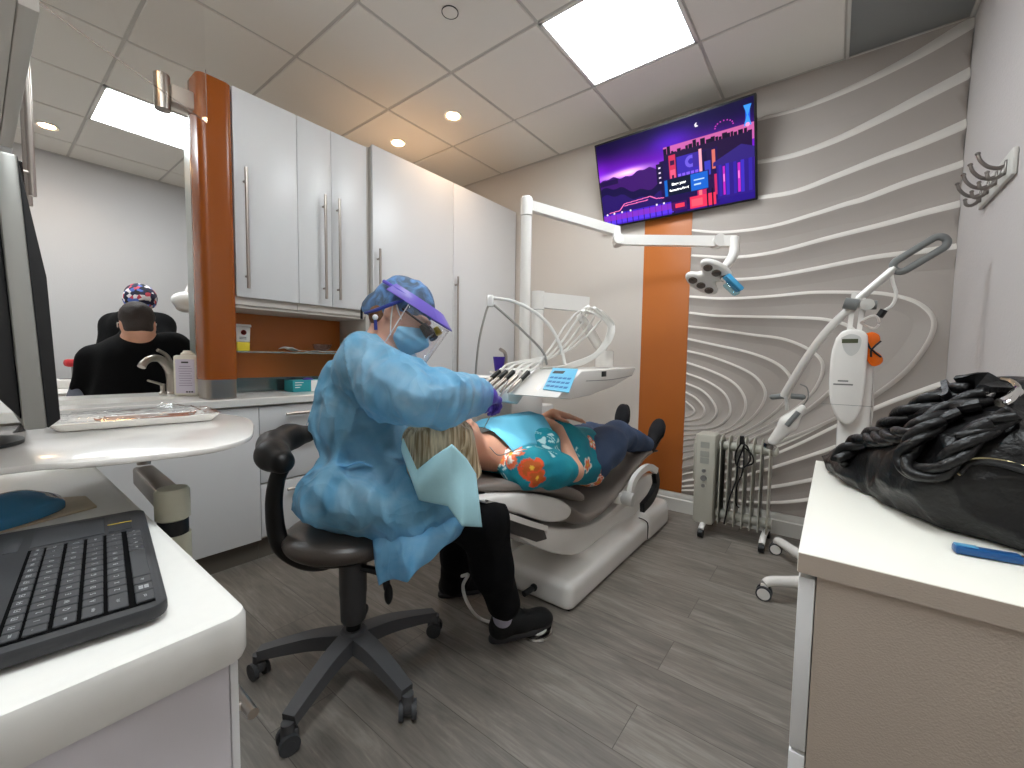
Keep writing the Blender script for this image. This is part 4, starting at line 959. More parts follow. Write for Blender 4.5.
MB().lathe([(.022, 0), (.024, .02), (.0, .022)], W(867, 305, -.045), -Y1).build('pivot_cap', m_silver, lp)
h0, h1 = W(907, 262), W(932, 247)
ha_ = (h1-h0)/np.linalg.norm(h1-h0); hp_ = np.cross(Y1, ha_); hm_ = (h0+h1)/2; HL = .080
lpz = []
for t in np.linspace(0, 2*PI, 49)[:-1]:
    cx_, sx2 = math.cos(t), math.sin(t); lpz.append(hm_+ha_*(.026*cx_+(.062 if cx_ > 0 else -.062))+hp_*.026*sx2)
lpz = lpz+lpz[:2]
MB().tube(lpz, .014, 12, 0).build('grab_handle', m_gripg, lp)
MB().tube([W(773, 397), W(785, 396)], .013, 12, 0).tube([W(791, 396), W(802, 397)], .013, 12, 0).ell(W(773, 397), (.016, .013, .013)).ell(W(802, 397), (.016, .013, .013)).build('grip', m_gripg, lp)
MB().tube([W(786, 397, -.02), W(787, 410, -.02)], .008, 10, 0).build('head_joint', m_silver, lp)
hA, hB = W(802, 408, -.03), W(773, 441, -.03)
f = SDF(np.minimum(hA, hB)-.1, np.maximum(hA, hB)+.1, .004); f.chain([hA, lerp(hA, hB, .45), hB], [.016, .036, .022], k=.02, flat=((0, 1, 0), .7)); f.build('lamp_head', m_wht2, lp)
MB().tube([hA+(hB-hA)*.1-Y1*.03, hA+(hB-hA)*.5-Y1*.032], .012, 10, 0).build('trigger', m_gripg, lp)
MB().lathe([(.03, 0), (.026, .02), (.02, .022)], hB+np.array([-.01, 0, -.018]), (-.3, 0, -1), n=24, sx=.8).build('light_window', m_chrome, lp)
cbm = mat('white_cable', rgb(225, 223, 218), .4)
MB().tube([W(891, 272), W(893, 283), W(896, 293), W(893, 304), W(884, 311)], .0065, 8).tube([W(858, 294), W(862, 305), W(863, 316), W(862, 322)], .0065, 8).build('cable', cbm, lp)
MB().tube([W(884, 310, -.01), W(879, 317, -.01)], .014, 10, 0).build('cable_plug', m_black, lp)
ringp = [W(870+9*math.cos(t), 322+5.5*math.sin(t)+1.5*math.sin(2*t), -.03+.02*math.sin(t)) for t in np.linspace(.3, 2*PI, 14)]
MB().tube(ringp, .005, 8).tube([W(860, 322), W(858, 334), W(861, 345), W(867, 348)], .005, 8).tube([W(868, 347, .02), W(872, 365, .02), W(873, 400, .02), W(870, 430, .02)], .0035, 8).tube([W(862, 385, .0), W(866, 410, .0), W(860, 430, .0)], .0035, 8).build('looped_cord', cbm, lp)
MB().tube([W(802, 407), W(808, 398), W(807, 388), W(800, 384)], .003, 8).build('head_wire', m_grey, lp)
gg = thing('orange_goggles', 'orange tinted protective goggles hanging from the whitening lamp', 'goggles', W(872, 366, -.06))
og = mat('orange_lens', rgb(232, 108, 22), .15, alpha=.93)
V2 = smooth_path([W(*q, -.07) for q in ((864, 334), (872, 332), (879, 335), (880, 341), (875, 346), (874, 350), (881, 355), (883, 361), (879, 365), (872, 366), (866, 358), (864, 346), (864, 334))], 3)[:-1]
MB().prism([(p[0], p[2]) for p in V2], (0, LY-.075, 0), X1, Z1, Y1, .03, .004).build('lens', og, gg, smooth=50)
MB().tube([W(867, 342, -.08), W(871, 349, -.082), W(876, 345, -.082), W(881, 341, -.08)], .0035, 8).tube([W(871, 349, -.082), W(877, 354, -.082), W(881, 357, -.08)], .0035, 8).tube([W(871, 350, -.082), W(871, 357, -.08)], .0035, 8).build('frame', m_black, gg)
# ================= stool
sc_ = np.array([-1.236, .748, 0])
st = thing('operator_stool', 'black rolling stool with a curved torso support and five-castor base under the seated person', 'stool', sc_)
m_base5 = mat('stool_base', rgb(80, 80, 82), .5, bump=.05, bscale=200); m_vinyl = mat('stool_vinyl', rgb(72, 64, 58), .32, bump=.1, bscale=180); m_arm5 = mat('support_black', rgb(15, 15, 16), .4, bump=.05, bscale=150)
hub = MB(); hub.lathe([(.028, .075), (.05, .085), (.05, .13), (.036, .145), (.0, .145)], sc_, n=30); hub.build('hub', m_base5, st)
cast = [U(283, 745, z=.03), U(410, 711, z=.03), U(427, 630, z=.03), sc_+np.array([-.24, .17, .03]), U(266, 667, z=.03)]
for c_ in cast:
    d = (c_-sc_)*np.array([1, 1, 0]); d /= np.linalg.norm(d); L = .30; s_ = np.cross(Z1, d)
    prof = [(-.5, -.4), (.5, -.4), (.42, .5), (-.42, .5)]
    lg = MB(); P = [sc_+d*.03+Z1*.112, sc_+d*.12+Z1*.112, sc_+d*.21+Z1*.098, sc_+d*(L-.005)+Z1*.080]
    lg.sweep(P, [(a*.062, b*.046) for a, b in prof], Z1, 5, [1.15, 1, .85, .72]); l_ = lg.build('leg', m_base5, st)
    c_ = sc_+d*L; a5 = math.atan2(d[1], d[0])+.9; w_ = np.array([math.cos(a5), math.sin(a5), 0]); wy = np.cross(Z1, w_)
    MB().cyl(c_+Z1*.050, c_+Z1*.078, .017, n=18).obox(c_+Z1*.042+wy*.004, w_, wy, Z1, (.026, .044, .03), .008).build('castor_fork', m_base5, l_)
    MB().cyl(c_+Z1*.027+w_*.012, c_+Z1*.027+w_*.025, .0265, n=26).cyl(c_+Z1*.027-w_*.012, c_+Z1*.027-w_*.025, .0265, n=26).cyl(c_+Z1*.027-w_*.0258, c_+Z1*.027+w_*.0258, .014, n=20).build('castor_wheels', m_dkgrey, l_)
MB().cyl(sc_+Z1*.14, sc_+Z1*.185, .024, n=24).build('piston', m_black, st)
MB().lathe([(.034, .17), (.040, .18), (.042, .26), (.044, .27), (.044, .405), (.06, .41), (.0, .415)], sc_, n=30).build('column', m_base5, st)
sC = sc_+np.array([-.015, -.01, .472])
f = SDF(sC-.3, sC+.3, .006); f.ell(sC, (.195, .19, .058), k=0); f.ell(sC-Z1*.012, (.188, .183, .040), k=.02); f.plane_cut(sC-Z1*.036, -Z1, .015); f.build('seat', m_vinyl, st)
MB().lathe([(.15, -.047), (.17, -.034), (0, -.03)], sC, n=30).build('seat_pan', m_black, st)
MB().tube([sc_+np.array([.05, .0, .37]), sc_+np.array([.10, .045, .345]), sc_+np.array([.12, .05, .30])], .012, 10).ell(sc_+np.array([.125, .05, .285]), (.014, .014, .035)).build('lever', m_black, st)
ap = [sc_+np.array([-.03, -.03, .405]), U(322, 561, d=1.33), U(300, 559, d=1.31), U(280, 543, d=1.30), U(274, 508, d=1.29), U(277, 480, d=1.29), U(284, 464, d=1.27)]
oval = [(math.cos(t)*.034, math.sin(t)*.020) for t in np.linspace(0, 2*PI, 15)[:-1]]
MB().sweep(ap, oval, -FWD*np.array([1, 1, 0]), 6, [1, .95, .9, .9, .8, .75, .7]).build('support_bar', m_arm5, st, smooth=180)
f = SDF(U(290, 455, d=1.33)-.3, U(290, 455, d=1.33)+.3, .005)
f.chain([U(282, 462, d=1.21), U(272, 455, d=1.25), U(273, 445, d=1.32), U(289, 437, d=1.40), U(307, 434, d=1.47)], [.034, .036, .035, .033, .030], k=.05)
f.build('torso_support', m_arm5, st)
# ================= dental chair
dc = thing('dental_chair', 'reclined dental chair with grey upholstery and a white base, carrying the patient', 'dental chair', (-1.02, 2.0, 0))
m_uph = mat('taupe_upholstery', rgb(128, 119, 112), .42, bump=.06, bscale=150)
XM = -1.02
def pad(path, half, th, name, m, dish=.35, res=28, exp_=2.6):
    """upholstered pad: path of (y,z) centre points, half widths and thickness along it"""
    P = smooth_path([np.array([XM, y, z]) for y, z in path], 6); N = len(P); hw = np.interp(np.linspace(0, 1, N), np.linspace(0, 1, len(half)), half); tt = np.interp(np.linspace(0, 1, N), np.linspace(0, 1, len(th)), th)
    V = []; F = []
    for i, p in enumerate(P):
        d = P[min(i+1, N-1)]-P[max(i-1, 0)]; d /= np.linalg.norm(d); up = np.cross(X1, d); e = min(1, math.sqrt(max(0, 1-(1-min(i, N-1-i)/3.0)**2)) if min(i, N-1-i) < 3 else 1); e = max(e, .25)
        for k in range(res):
            t = 2*PI*k/res; a = math.copysign(abs(math.cos(t))**(2/exp_), math.cos(t)); b = math.copysign(abs(math.sin(t))**(2/exp_), math.sin(t))
            dz = b*tt[i]/2*e-(dish*tt[i]*(1-a*a) if b > 0 else 0)
            V.append(p+X1*a*hw[i]*(.92+.08*e)+up*dz)
    for i in range(N-1):
        for k in range(res): F.append([i*res+k, i*res+(k+1) % res, (i+1)*res+(k+1) % res, (i+1)*res+k])
    F.append(list(range(res))[::-1]); F.append(list(range((N-1)*res, N*res)))
    return MB().mesh(V, F).build(name, m, dc, smooth=180)
pad([(.955, .637), (1.1, .617), (1.25, .583), (1.42, .538), (1.57, .475), (1.62, .44)], [.12, .165, .185, .19, .19, .185], [.05, .055, .06, .07, .075, .05], 'backrest', m_uph)
pad([(1.52, .43), (1.60, .365), (1.70, .342), (1.84, .352), (2.0, .385), (2.2, .445), (2.38, .485), (2.52, .492), (2.62, .48)], [.175, .19, .19, .19, .185, .18, .17, .16, .14], [.06, .085, .09, .085, .08, .075, .07, .06, .05], 'seat', m_uph)
pad([(2.62, .478), (2.70, .468), (2.78, .455)], [.13, .135, .12], [.03, .03, .025], 'foot_pad', m_black, .1)
pad([(.85, .662), (.90, .668), (.96, .652)], [.09, .10, .10], [.045, .06, .045], 'headrest', m_uph)
MB().sweep([(XM, .90, .60), (XM, 1.02, .57), (XM, 1.15, .53)], [(-.035, -.008), (.035, -.008), (.035, .008), (-.035, .008)], Z1).build('headrest_bar', m_chrome, dc)
shell = [U(*q, x=-.835)[1:] for q in ((479, 500), (500, 496), (530, 494), (556, 498), (570, 505), (573, 512), (568, 520), (556, 523), (542, 521), (520, 514), (497, 509))]
V2 = smooth_path([np.array([0, a, b]) for a, b in shell+shell[:1]], 3)[:-1]
MB().prism([(p[1], p[2]) for p in V2], (-.838, 0, 0), Y1, Z1, -X1, .364, .012).build('back_shell', m_wht2, dc, smooth=50)
MB().sweep([U(497, 513, x=-.85), U(505, 515, x=-.85), U(525, 522, x=-.86), U(545, 528, x=-.87)], [(-.012, -.01), (.012, -.01), (.012, .01), (-.012, .01)], Z1).build('shell_trim', m_wht2, dc)
belly = [U(*q, x=-.87)[1:] for q in ((497, 512), (543, 522), (549, 540), (538, 543), (515, 535), (503, 524))]
MB().prism(belly, (-.872, 0, 0), Y1, Z1, -X1, .29, .01).build('tilt_cover', mat('charcoal_cover', rgb(70, 66, 64), .5), dc)
arm_ = [U(*q, x=-.875)[1:] for q in ((548, 528), (575, 529), (600, 521), (622, 502), (640, 480), (655, 474), (657, 480), (648, 497), (636, 515), (618, 524), (600, 540), (585, 552), (572, 556), (552, 553), (530, 544), (512, 531), (504, 521), (512, 521), (530, 534), (545, 538))]
V2 = smooth_path([np.array([0, a, b]) for a, b in arm_+arm_[:1]], 2)[:-1]
MB().prism([(p[1], p[2]) for p in V2], (-.878, 0, 0), Y1, Z1, -X1, .28, .010).build('lift_arm', m_wht2, dc, smooth=45)
f = SDF((-1.35, 1.35, -.05), (-.7, 2.9, .4), .009)
f.rbox((XM, 2.11, .055), (.205, .64, .065), .035, k=0); f.rbox((XM, 2.56, .07), (.20, .19, .085), .03, k=.04); f.rbox((XM, 2.15, .16), (.12, .42, .09), .05, k=.08)
f.plane_cut((0, 0, .006), -Z1, .002); bs = f.build('base', m_wht2, dc)
MB().tube([(-.812, 2.36, .02), (-.812, 2.36, .105), (-.83, 2.355, .128), (-.86, 2.34, .14)], .0028, 6).build('base_seam', m_seam, dc)
box('base_gasket', (XM-.19, 1.49, .0), (XM+.19, 2.73, .006), m_black, dc)
MB().cyl(U(533, 588, d=1.62), U(524, 594, d=1.58), .011, n=16).lathe([(.014, 0), (.014, .008), (0, .01)], U(534, 587, d=1.62), (.3, -1, 0)).build('hose_connector', m_black, dc)
xr = -.80; h_ = lambda u, v: U(u, v, x=xr)
MB().sweep([h_(630, 500), h_(632, 484), h_(640, 472), h_(649, 467), h_(656, 471)], [(-.02, -.012), (.02, -.012), (.02, .012), (-.02, .012)], X1, 6, [1.1, 1, .9, .9, 1]).build('armrest_bracket', m_wht2, dc)
MB().sweep([h_(655, 473), h_(656, 484), h_(651, 497), h_(642, 508)], [(-.028, -.014), (.028, -.014), (.028, .014), (-.028, .014)], X1, 6, [.9, 1, 1, .9]).build('armrest_pad', m_black, dc)
MB().lathe([(.03, -.03), (.034, -.025), (.034, .025), (.03, .03), (0, .03)], h_(628, 499), X1, 30).build('armrest_pivot', m_silver if True else m_steel, dc)
MB().box((xr-.10, h_(628, 499)[1]-.03, h_(628, 499)[2]-.03), (xr-.02, h_(628, 499)[1]+.05, h_(628, 499)[2]+.03), .008).build('armrest_mount', m_wht2, dc)
# foot control
fc = U(536, 629, z=.012)
t = thing('foot_control', 'round chrome foot control under the near shoe of the seated person', 'foot control', (*fc[:2], 0))
MB().lathe([(.062, 0), (.065, .004), (.062, .012), (.05, .015), (0, .016)], (fc[0], fc[1], .0), n=40).build('disc', m_chrome, t)
MB().lathe([(.042, .016), (.040, .021), (0, .022)], (fc[0], fc[1], .0), n=40).build('rubber_pad', m_white, t)
t = MB().tube([U(462, 576, d=1.55), U(468, 575, d=1.50), U(463, 586, d=1.47), U(467, 602, d=1.44), U(477, 616, z=.03), U(490, 622, z=.012), U(505, 622, z=.012)], .006, 10).build('foot_control_hose', m_white); tag(t, 'thin white hose looping on the floor between the shoes of the seated person', 'hose')
# ================= delivery unit
xs = -.82
du = thing('delivery_unit', 'white dental delivery tray with a blue keypad and hoses above the patient', 'dental unit', (-1.0, 1.7, .86))
sp = [U(*q, x=xs)[1:] for q in ((557, 398), (582, 371), (636, 367.5), (633, 375), (613, 387), (592, 395), (571, 399.5))]
MB().prism(sp, (xs, 0, 0), Y1, Z1, -X1, .235, .006).build('tray_body', m_wht2, du, smooth=40)
a_, b_ = U(581, 372, x=xs+.001), U(634, 370, x=xs+.001); 
MB().sweep([U(586, 381, x=xs), U(612, 379.5, x=xs), U(632, 375.5, x=xs)], [(-.0015, -.0008), (.0015, -.0008), (.0015, .0008), (-.0015, .0008)], X1, 4).build('body_seam', m_grey, du)
q = U(604, 374, x=xs+.001); MB().obox(q, X1, Y1, Z1, (.003, .045, .024), .001).build('latch', m_black, du)
P1, P2 = U(557, 398, x=xs), U(582, 371, x=xs); sn = np.cross(X1, P2-P1); sn /= np.linalg.norm(sn); sn = sn if sn[2] > 0 else -sn; sl = (P2-P1)/np.linalg.norm(P2-P1); SLn = np.linalg.norm(P2-P1)
kq = [Upl(u, v, P1+sn*.002, sn) for u, v in ((553, 368.5), (578, 369.5), (569, 393), (543, 389.5))]
ke = (kq[0]+kq[1]+kq[2]+kq[3])/4
tq = [q+sn*.003 for q in kq]; MB().mesh(kq+tq, [[0, 1, 2, 3], [7, 6, 5, 4], [0, 4, 5, 1], [1, 5, 6, 2], [2, 6, 7, 3], [3, 7, 4, 0]]).build('keypad', mat('keypad_blue', rgb(110, 190, 225), .3), du, smooth=0)
def kp(a, b): return lerp(lerp(tq[3], tq[2], a), lerp(tq[0], tq[1], a), b)
for j in range(3):
    for i in range(5):
        MB().obox(kp(.14+.17*i, .16+.19*j)+sn*.0005, X1, sl, sn, (.017, .013, .0015), .001, 1).build('button', mat('button_blue', rgb(60, 120, 180), .4) if (i+j) == 0 else bpy.data.materials['button_blue'], du)
MB().obox(kp(.32, .80)+sn*.0005, X1, sl, sn, (.052, .02, .0015)).build('display', m_dkgrey, du)
# instrument rack, left of the keypad
rx0 = xs-.40; rx1 = xs-.14
MB().prism([(0, 0), (SLn+.01, 0), (SLn+.03, -.03), (.04, -.075), (-.01, -.03)], (xs-.235, P1[1], P1[2]), sl, sn, -X1, .19, .006).build('instrument_rack', m_wht2, du, smooth=40)
m_hose = mat('hose_white', rgb(222, 220, 214), .4)
tops = [(583, 312), (588, 308), (594, 309), (600, 312), (605, 318)]
for i in range(5):
    x_ = xs-.215-.040*i; b0 = np.array([x_, P1[1], P1[2]])-sl*.02+sn*.008; b1 = b0+sl*.09
    MB().obox(b0+sl*.11-X1*.02+sn*.006, X1, sl, sn, (.006, .18, .018), .002).build('divider', m_wht2, du)
    hp_ = MB().tube([b0+sn*.012, b0+sl*.04+sn*.014, b0+sl*.13+sn*.016], [.004, .0075, .008], 12).build('handpiece', m_steel, du)
    if i % 2 == 0 or i == 3: MB().tube([b0+sl*.10+sn*.016, b0+sl*.16+sn*.018], [.010, .011], 12, 0).build('black_coupling', m_black, hp_)
    tp_ = U(*tops[i], d=1.95+.03*i); k_ = b0+sl*.17+sn*.018
    MB().tube([k_, k_+sl*.06+Y1*.03+sn*.005, U(540+5*i, 362-2*i, d=1.82+.03*i), U(552+8*i, 346-2*i, d=1.88+.03*i), U(568+7*i, 322+i, d=1.93+.03*i), tp_+Z1*.006, U(606+2*i, 322+i, d=2.0+.03*i), U(606+i, 338+i, d=2.02), U(594, 354+i, d=2.0), U(572, 363+i, d=1.97), U(556-4*i, 368, d=1.93)], .0052, 8).build('hose', m_hose, du)
hm = MB()
for i in range(5): q = U(*tops[i], d=1.95+.03*i); hm.lathe([(.012, -.006), (.012, .006)], q, RIGHT, 16)
q0, q1_ = U(*tops[0], d=1.95), U(*tops[4], d=2.07); hm.tube([q0, lerp(q0, q1_, .5)+Z1*.01, q1_], .008, 10)
hm.build('hose_hanger', m_wht2, du)
MB().tube([U(580, 316, d=1.98), U(588, 328, d=2.06), U(598, 345, d=2.14), U(604, 352, d=2.14)], [.018, .026, .026, .022], 14, flat=.8).build('hanger_arm', m_wht2, du)
q = U(604, 367, d=2.12); MB().lathe([(.047, 0), (.047, .075), (.042, .082), (0, .083)], q, n=32).build('swivel', m_wht2, du)
# whip arm at the left of the tray
m_rod = mat('rod_grey', rgb(165, 163, 156), .3, metal=.6)
MB().tube([U(*q, d=1.85) for q in ((565, 365), (560, 345), (549, 325), (533, 311), (512, 301), (492, 298))], .0075, 10).build('whip_arm', m_hose, du)
MB().tube([U(*q, d=1.84) for q in ((547, 365), (543, 352), (528, 336), (510, 319), (494, 305))], .0055, 10).build('hose', m_rod, du)
MB().tube([U(*q, d=1.84) for q in ((491, 300), (486, 312), (480, 336), (477, 358), (475, 381))], .0048, 10).build('hose', m_rod, du)
MB().obox(U(490.5, 301, d=1.84), RIGHT, FWD, UPV, (.03, .03, .05), .006).build('whip_clip', m_wht2, du)
# support arm of the tray and its post
pp = U(538, 300, d=2.25); sa = thing('tray_support_post', 'shorter white post with a horizontal arm holding the delivery tray', 'post', (pp[0], pp[1], .5))
MB().cyl((pp[0], pp[1], .80), (pp[0], pp[1], pp[2]-.055), .034, n=28).cyl((pp[0], pp[1], pp[2]-.052), (pp[0], pp[1], pp[2]+.045), .036, n=28).build('post', m_wht2, sa)
e_ = U(588, 305, d=2.28)
MB().sweep([pp+Z1*.0, e_+Z1*.0], [(-.025, -.04), (.025, -.04), (.025, .04), (-.025, .04)], Z1, 0).build('arm', m_wht2, sa)
# dental light on its post
lpst = U(525, 300, d=2.36); LPx, LPy = lpst[0], lpst[1]; ztop = U(525, 205, d=2.36)[2]
dl_ = thing('dental_light', 'dental operating light with six lamps on a long white double arm', 'dental light', (LPx, LPy, .8))
MB().cyl((LPx, LPy, .86), (LPx, LPy, ztop-.075), .031, n=28).build('post', m_wht2, dl_)
MB().lathe([(.034, -.07), (.034, .02), (.028, .03), (0, .032)], (LPx, LPy, ztop), n=28).build('post_cap', m_wht2, dl_)
j1 = U(616, 231, d=2.62); j1b = U(618, 240, d=2.60); j2 = U(718, 241.5, d=2.42); j3 = U(736, 241.5, d=2.39)
MB().sweep([(LPx, LPy, ztop-.012), j1], [(-.02, -.028), (.02, -.028), (.02, .026), (-.02, .026)], Z1, 0).cyl(j1+Z1*.02, j1b-Z1*.035, .028, n=24).build('upper_arm', m_wht2, dl_)
MB().sweep([j1b, j2], [(-.02, -.03), (.02, -.03), (.022, .028), (-.022, .028)], Z1, 0).build('spring_arm', m_wht2, dl_)
MB().cyl(j1b-FWD*.032, j1b+FWD*.03, .032, n=26).build('elbow_joint', m_wht2, dl_)
MB().cyl(j2-FWD*.03, j2+FWD*.03, .036, n=26).sweep([j2, j3], [(-.022, -.03), (.022, -.03), (.022, .03), (-.022, .03)], Z1, 0).build('arm_joint', m_wht2, dl_)
MB().tube([U(734, 238, d=2.39), U(734, 252, d=2.38), U(729, 262, d=2.36), U(720, 272, d=2.33)], [.029, .028, .026, .024], 16, 6).build('neck', m_wht2, dl_)
HC = U(709, 277, d=2.32); hr = np.array([.78, .0, -.62]); 
dn = U(714, 290, d=2.27)-U(708, 270, d=2.32); hn = -UPV*.75-FWD*.45-RIGHT*.35; hn /= np.linalg.norm(hn)           # direction the lamps face
ha = RIGHT*.75-UPV*.66; ha = ha-hn*(ha@hn); ha /= np.linalg.norm(ha); hb = np.cross(hn, ha)                       # along each bar of three lamps, and across
Rh = np.array([ha, hb, hn]).T
f = SDF(HC-.2, HC+.2, .0045)
for s_ in (-1, 1): f.ell(HC+hb*s_*.058, (.105, .048, .040), Rh, k=.012)
f.ell(HC-hn*.012, (.05, .06, .03), Rh, k=.03); f.chain([HC-hn*.02, U(720, 272, d=2.33)], [.03, .025], k=.03)
for s_ in (-1, 1): f.plane_cut(HC+hn*.018, hn, .006)
f.build('lamp_head', m_wht2, dl_)
for s_ in (-1, 1):
    for k in (-1, 0, 1):
        p = HC+hb*s_*.058+ha*k*.056+hn*.0170
        MB().lathe([(.018, 0), (.024, .004), (.020, .008), (.011, .003), (0, .002)], p, hn, 20).build('lamp_lens', mat('lens_dark', rgb(120, 110, 104), .15, metal=.6) if (s_, k) == (-1, -1) else bpy.data.materials['lens_dark'], dl_)
MB().tube([U(722, 278, d=2.28), U(727, 280, d=2.26)], .014, 10, 0).build('handle_mount', m_wht2, dl_)
q0, q1_ = U(725, 275, d=2.25), U(741, 291, d=2.22)
MB().obox((q0+q1_)/2, (q1_-q0)/np.linalg.norm(q1_-q0), FWD, np.cross((q1_-q0)/np.linalg.norm(q1_-q0), FWD), (.115, .055, .03), .01).build('handle_cover', mat('blue_cover', rgb(70, 165, 215), .25, alpha=.85), dl_)
q0, q1_ = U(725, 283, d=2.25), U(738, 295, d=2.22)
MB().obox((q0+q1_)/2, (q1_-q0)/np.linalg.norm(q1_-q0), FWD, np.cross((q1_-q0)/np.linalg.norm(q1_-q0), FWD), (.09, .05, .03), .012).build('handle_film', glossy_clear('blue_film2', (.6, .85, .92, 1), .4), dl_)
# cuspidor and its cabinet
cu = thing('cuspidor_unit', 'white rinse unit with a small basin behind the delivery tray', 'dental unit', (-1.45, 1.95, 0))
c0 = U(512, 410, d=2.12)
box('cabinet', (c0[0]-.28, c0[1]-.02, .0), (c0[0]+.03, c0[1]+.36, .80), m_white, cu, bev=.015)
b0 = U(497, 390, d=2.08); box('side_housing', (b0[0]-.16, b0[1]+.02, .70), (b0[0]+.08, b0[1]+.30, .895), m_wht2, cu, bev=.02)
MB().lathe([(.05, -.06), (.10, -.03), (.13, .0), (.135, .012), (.12, .012), (.09, -.015), (.04, -.04), (0, -.042)], U(487, 379, d=2.03), n=40).build('basin', m_wht2, cu)
MB().tube([U(505, 380, d=2.15), U(506, 362, d=2.15), U(505, 353, d=2.15), U(500, 349, d=2.13)], .009, 10).build('rinse_spout', m_steel, cu)
q = U(499, 371, d=2.05); t = thing('paper_cup', 'small dark purple cup on the rinse unit', 'cup', q)
MB().lathe([(.021, 0), (.030, .068), (.031, .07), (.029, .07), (.020, .004), (0, .004)], q, n=32).build('cup_body', mat('purple_cup', rgb(56, 30, 140), .35), t)
MB().lathe([(.045, -.008), (.047, -.004), (.047, -.001), (0, -.001)], q, n=32).build('cup_holder', m_wht2, cu)
# ================= people
m_skin = mat('skin', rgb(222, 170, 146), .5, sub=.15, var=.06, vscale=30)
m_skinp = mat('skin_patient', rgb(218, 164, 138), .5, sub=.15, var=.07, vscale=25)
m_scrub = mat('black_scrubs', rgb(7, 7, 9), .9, spec=.2, bump=.15, bscale=60)
def basis(F_, Uh):
    F_ = np.array(F_, float); F_ /= np.linalg.norm(F_); Uh = np.array(Uh, float); Uh = Uh-F_*(Uh@F_); Uh /= np.linalg.norm(Uh)
    return F_, Uh, np.cross(F_, Uh)           # front, up, right
def head_sdf(f, c, F_, Uh, Rt, ears=True, s=1.0):
    """cranium, jaw, nose, lips, brow and ears"""
    R = np.array([Rt, F_, Uh]).T
    f.ell(c+Uh*.03*s-F_*.012*s, np.array([.070, .089, .084])*s, R, k=0)
    f.ell(c+F_*.018*s-Uh*.028*s, np.array([.060, .072, .078])*s, R, k=.03)
    f.cap(c+F_*.055*s-Uh*.090*s, c+F_*.02*s-Uh*.07*s, .024*s, .045*s, k=.025)
    f.cap(c+F_*.086*s+Uh*.005*s, c+F_*.104*s-Uh*.032*s, .009*s, .014*s, k=.014)
    f.ell(c+F_*.090*s-Uh*.060*s, np.array([.024, .011, .006])*s, R, k=.008); f.ell(c+F_*.088*s-Uh*.070*s, np.array([.022, .011, .006])*s, R, k=.008)
    for q in (-1, 1):
        f.ell(c+Rt*q*.031*s+F_*.083*s+Uh*.005*s, np.array([.016, .012, .012])*s, R, k=.006, mode='s')
        f.ell(c+Rt*q*.031*s+F_*.073*s+Uh*.005*s, np.array([.013, .013, .011])*s, R, k=.003)
        f.cap(c+Rt*q*.015*s+F_*.088*s+Uh*.026*s, c+Rt*q*.045*s+F_*.076*s+Uh*.024*s, .007*s, .006*s, k=.012)
        if ears:
            e = c+Rt*q*.073*s-F_*.012*s-Uh*.012*s
            f.ell(e+Uh*.006*s, np.array([.010, .020, .033])*s, R, k=.008); f.ell(e+Rt*q*.009*s+F_*.003*s+Uh*.004*s, np.array([.006, .010, .018])*s, R, k=.006, mode='s')
def hand_sdf(f, wrist, dirh, palmn, side, s=1.0, curl=(.5, .6, .7, .8), thumb=.6):
    """palm, four separate unequal fingers bent at the knuckles and a thumb leaving the side; side = vector towards the thumb"""
    d, pn, sd = basis(dirh, palmn); sd = sd if sd@np.array(side) > 0 else -sd       # pn: palm side
    f.cap(wrist, wrist+d*.03*s, .024*s, .026*s, k=0, flat=(pn, .75))
    for q in (-.024, -.008, .008, .024): f.cap(wrist+d*.02*s+sd*q*.5*s, wrist+d*.078*s+sd*q*s, .017*s, .0125*s, k=.014)
    Ls = [(.026, .080, .040), (.009, .084, .044), (-.008, .080, .041), (-.024, .072, .033)]
    for (o_, b, L), cu in zip(Ls, curl):
        p = wrist+sd*o_*s+d*b*s; a = cu*.5; v = d+sd*o_*2.2; v /= np.linalg.norm(v); r = .0092*s
        for seg in (1, .62, .48):
            w = v*math.cos(a)+pn*math.sin(a); q = p+w*L*seg*s; f.cap(p, q, r, r*.9, k=.005); p = q; r *= .9; a += cu*.75
    p = wrist+sd*.022*s+d*.022*s; w = sd*.75+d*.55+pn*.4*thumb; w /= np.linalg.norm(w); q = p+w*.045*s; f.cap(p, q, .016*s, .0115*s, k=.012)
    w = d*.85+sd*.25+pn*.55*thumb; w /= np.linalg.norm(w); q2 = q+w*.034*s; f.cap(q, q2, .0105*s, .0095*s, k=.005); w = d*.9-sd*.1+pn*.5*thumb; w /= np.linalg.norm(w); f.cap(q2, q2+w*.026*s, .0095*s, .0075*s, k=.004)
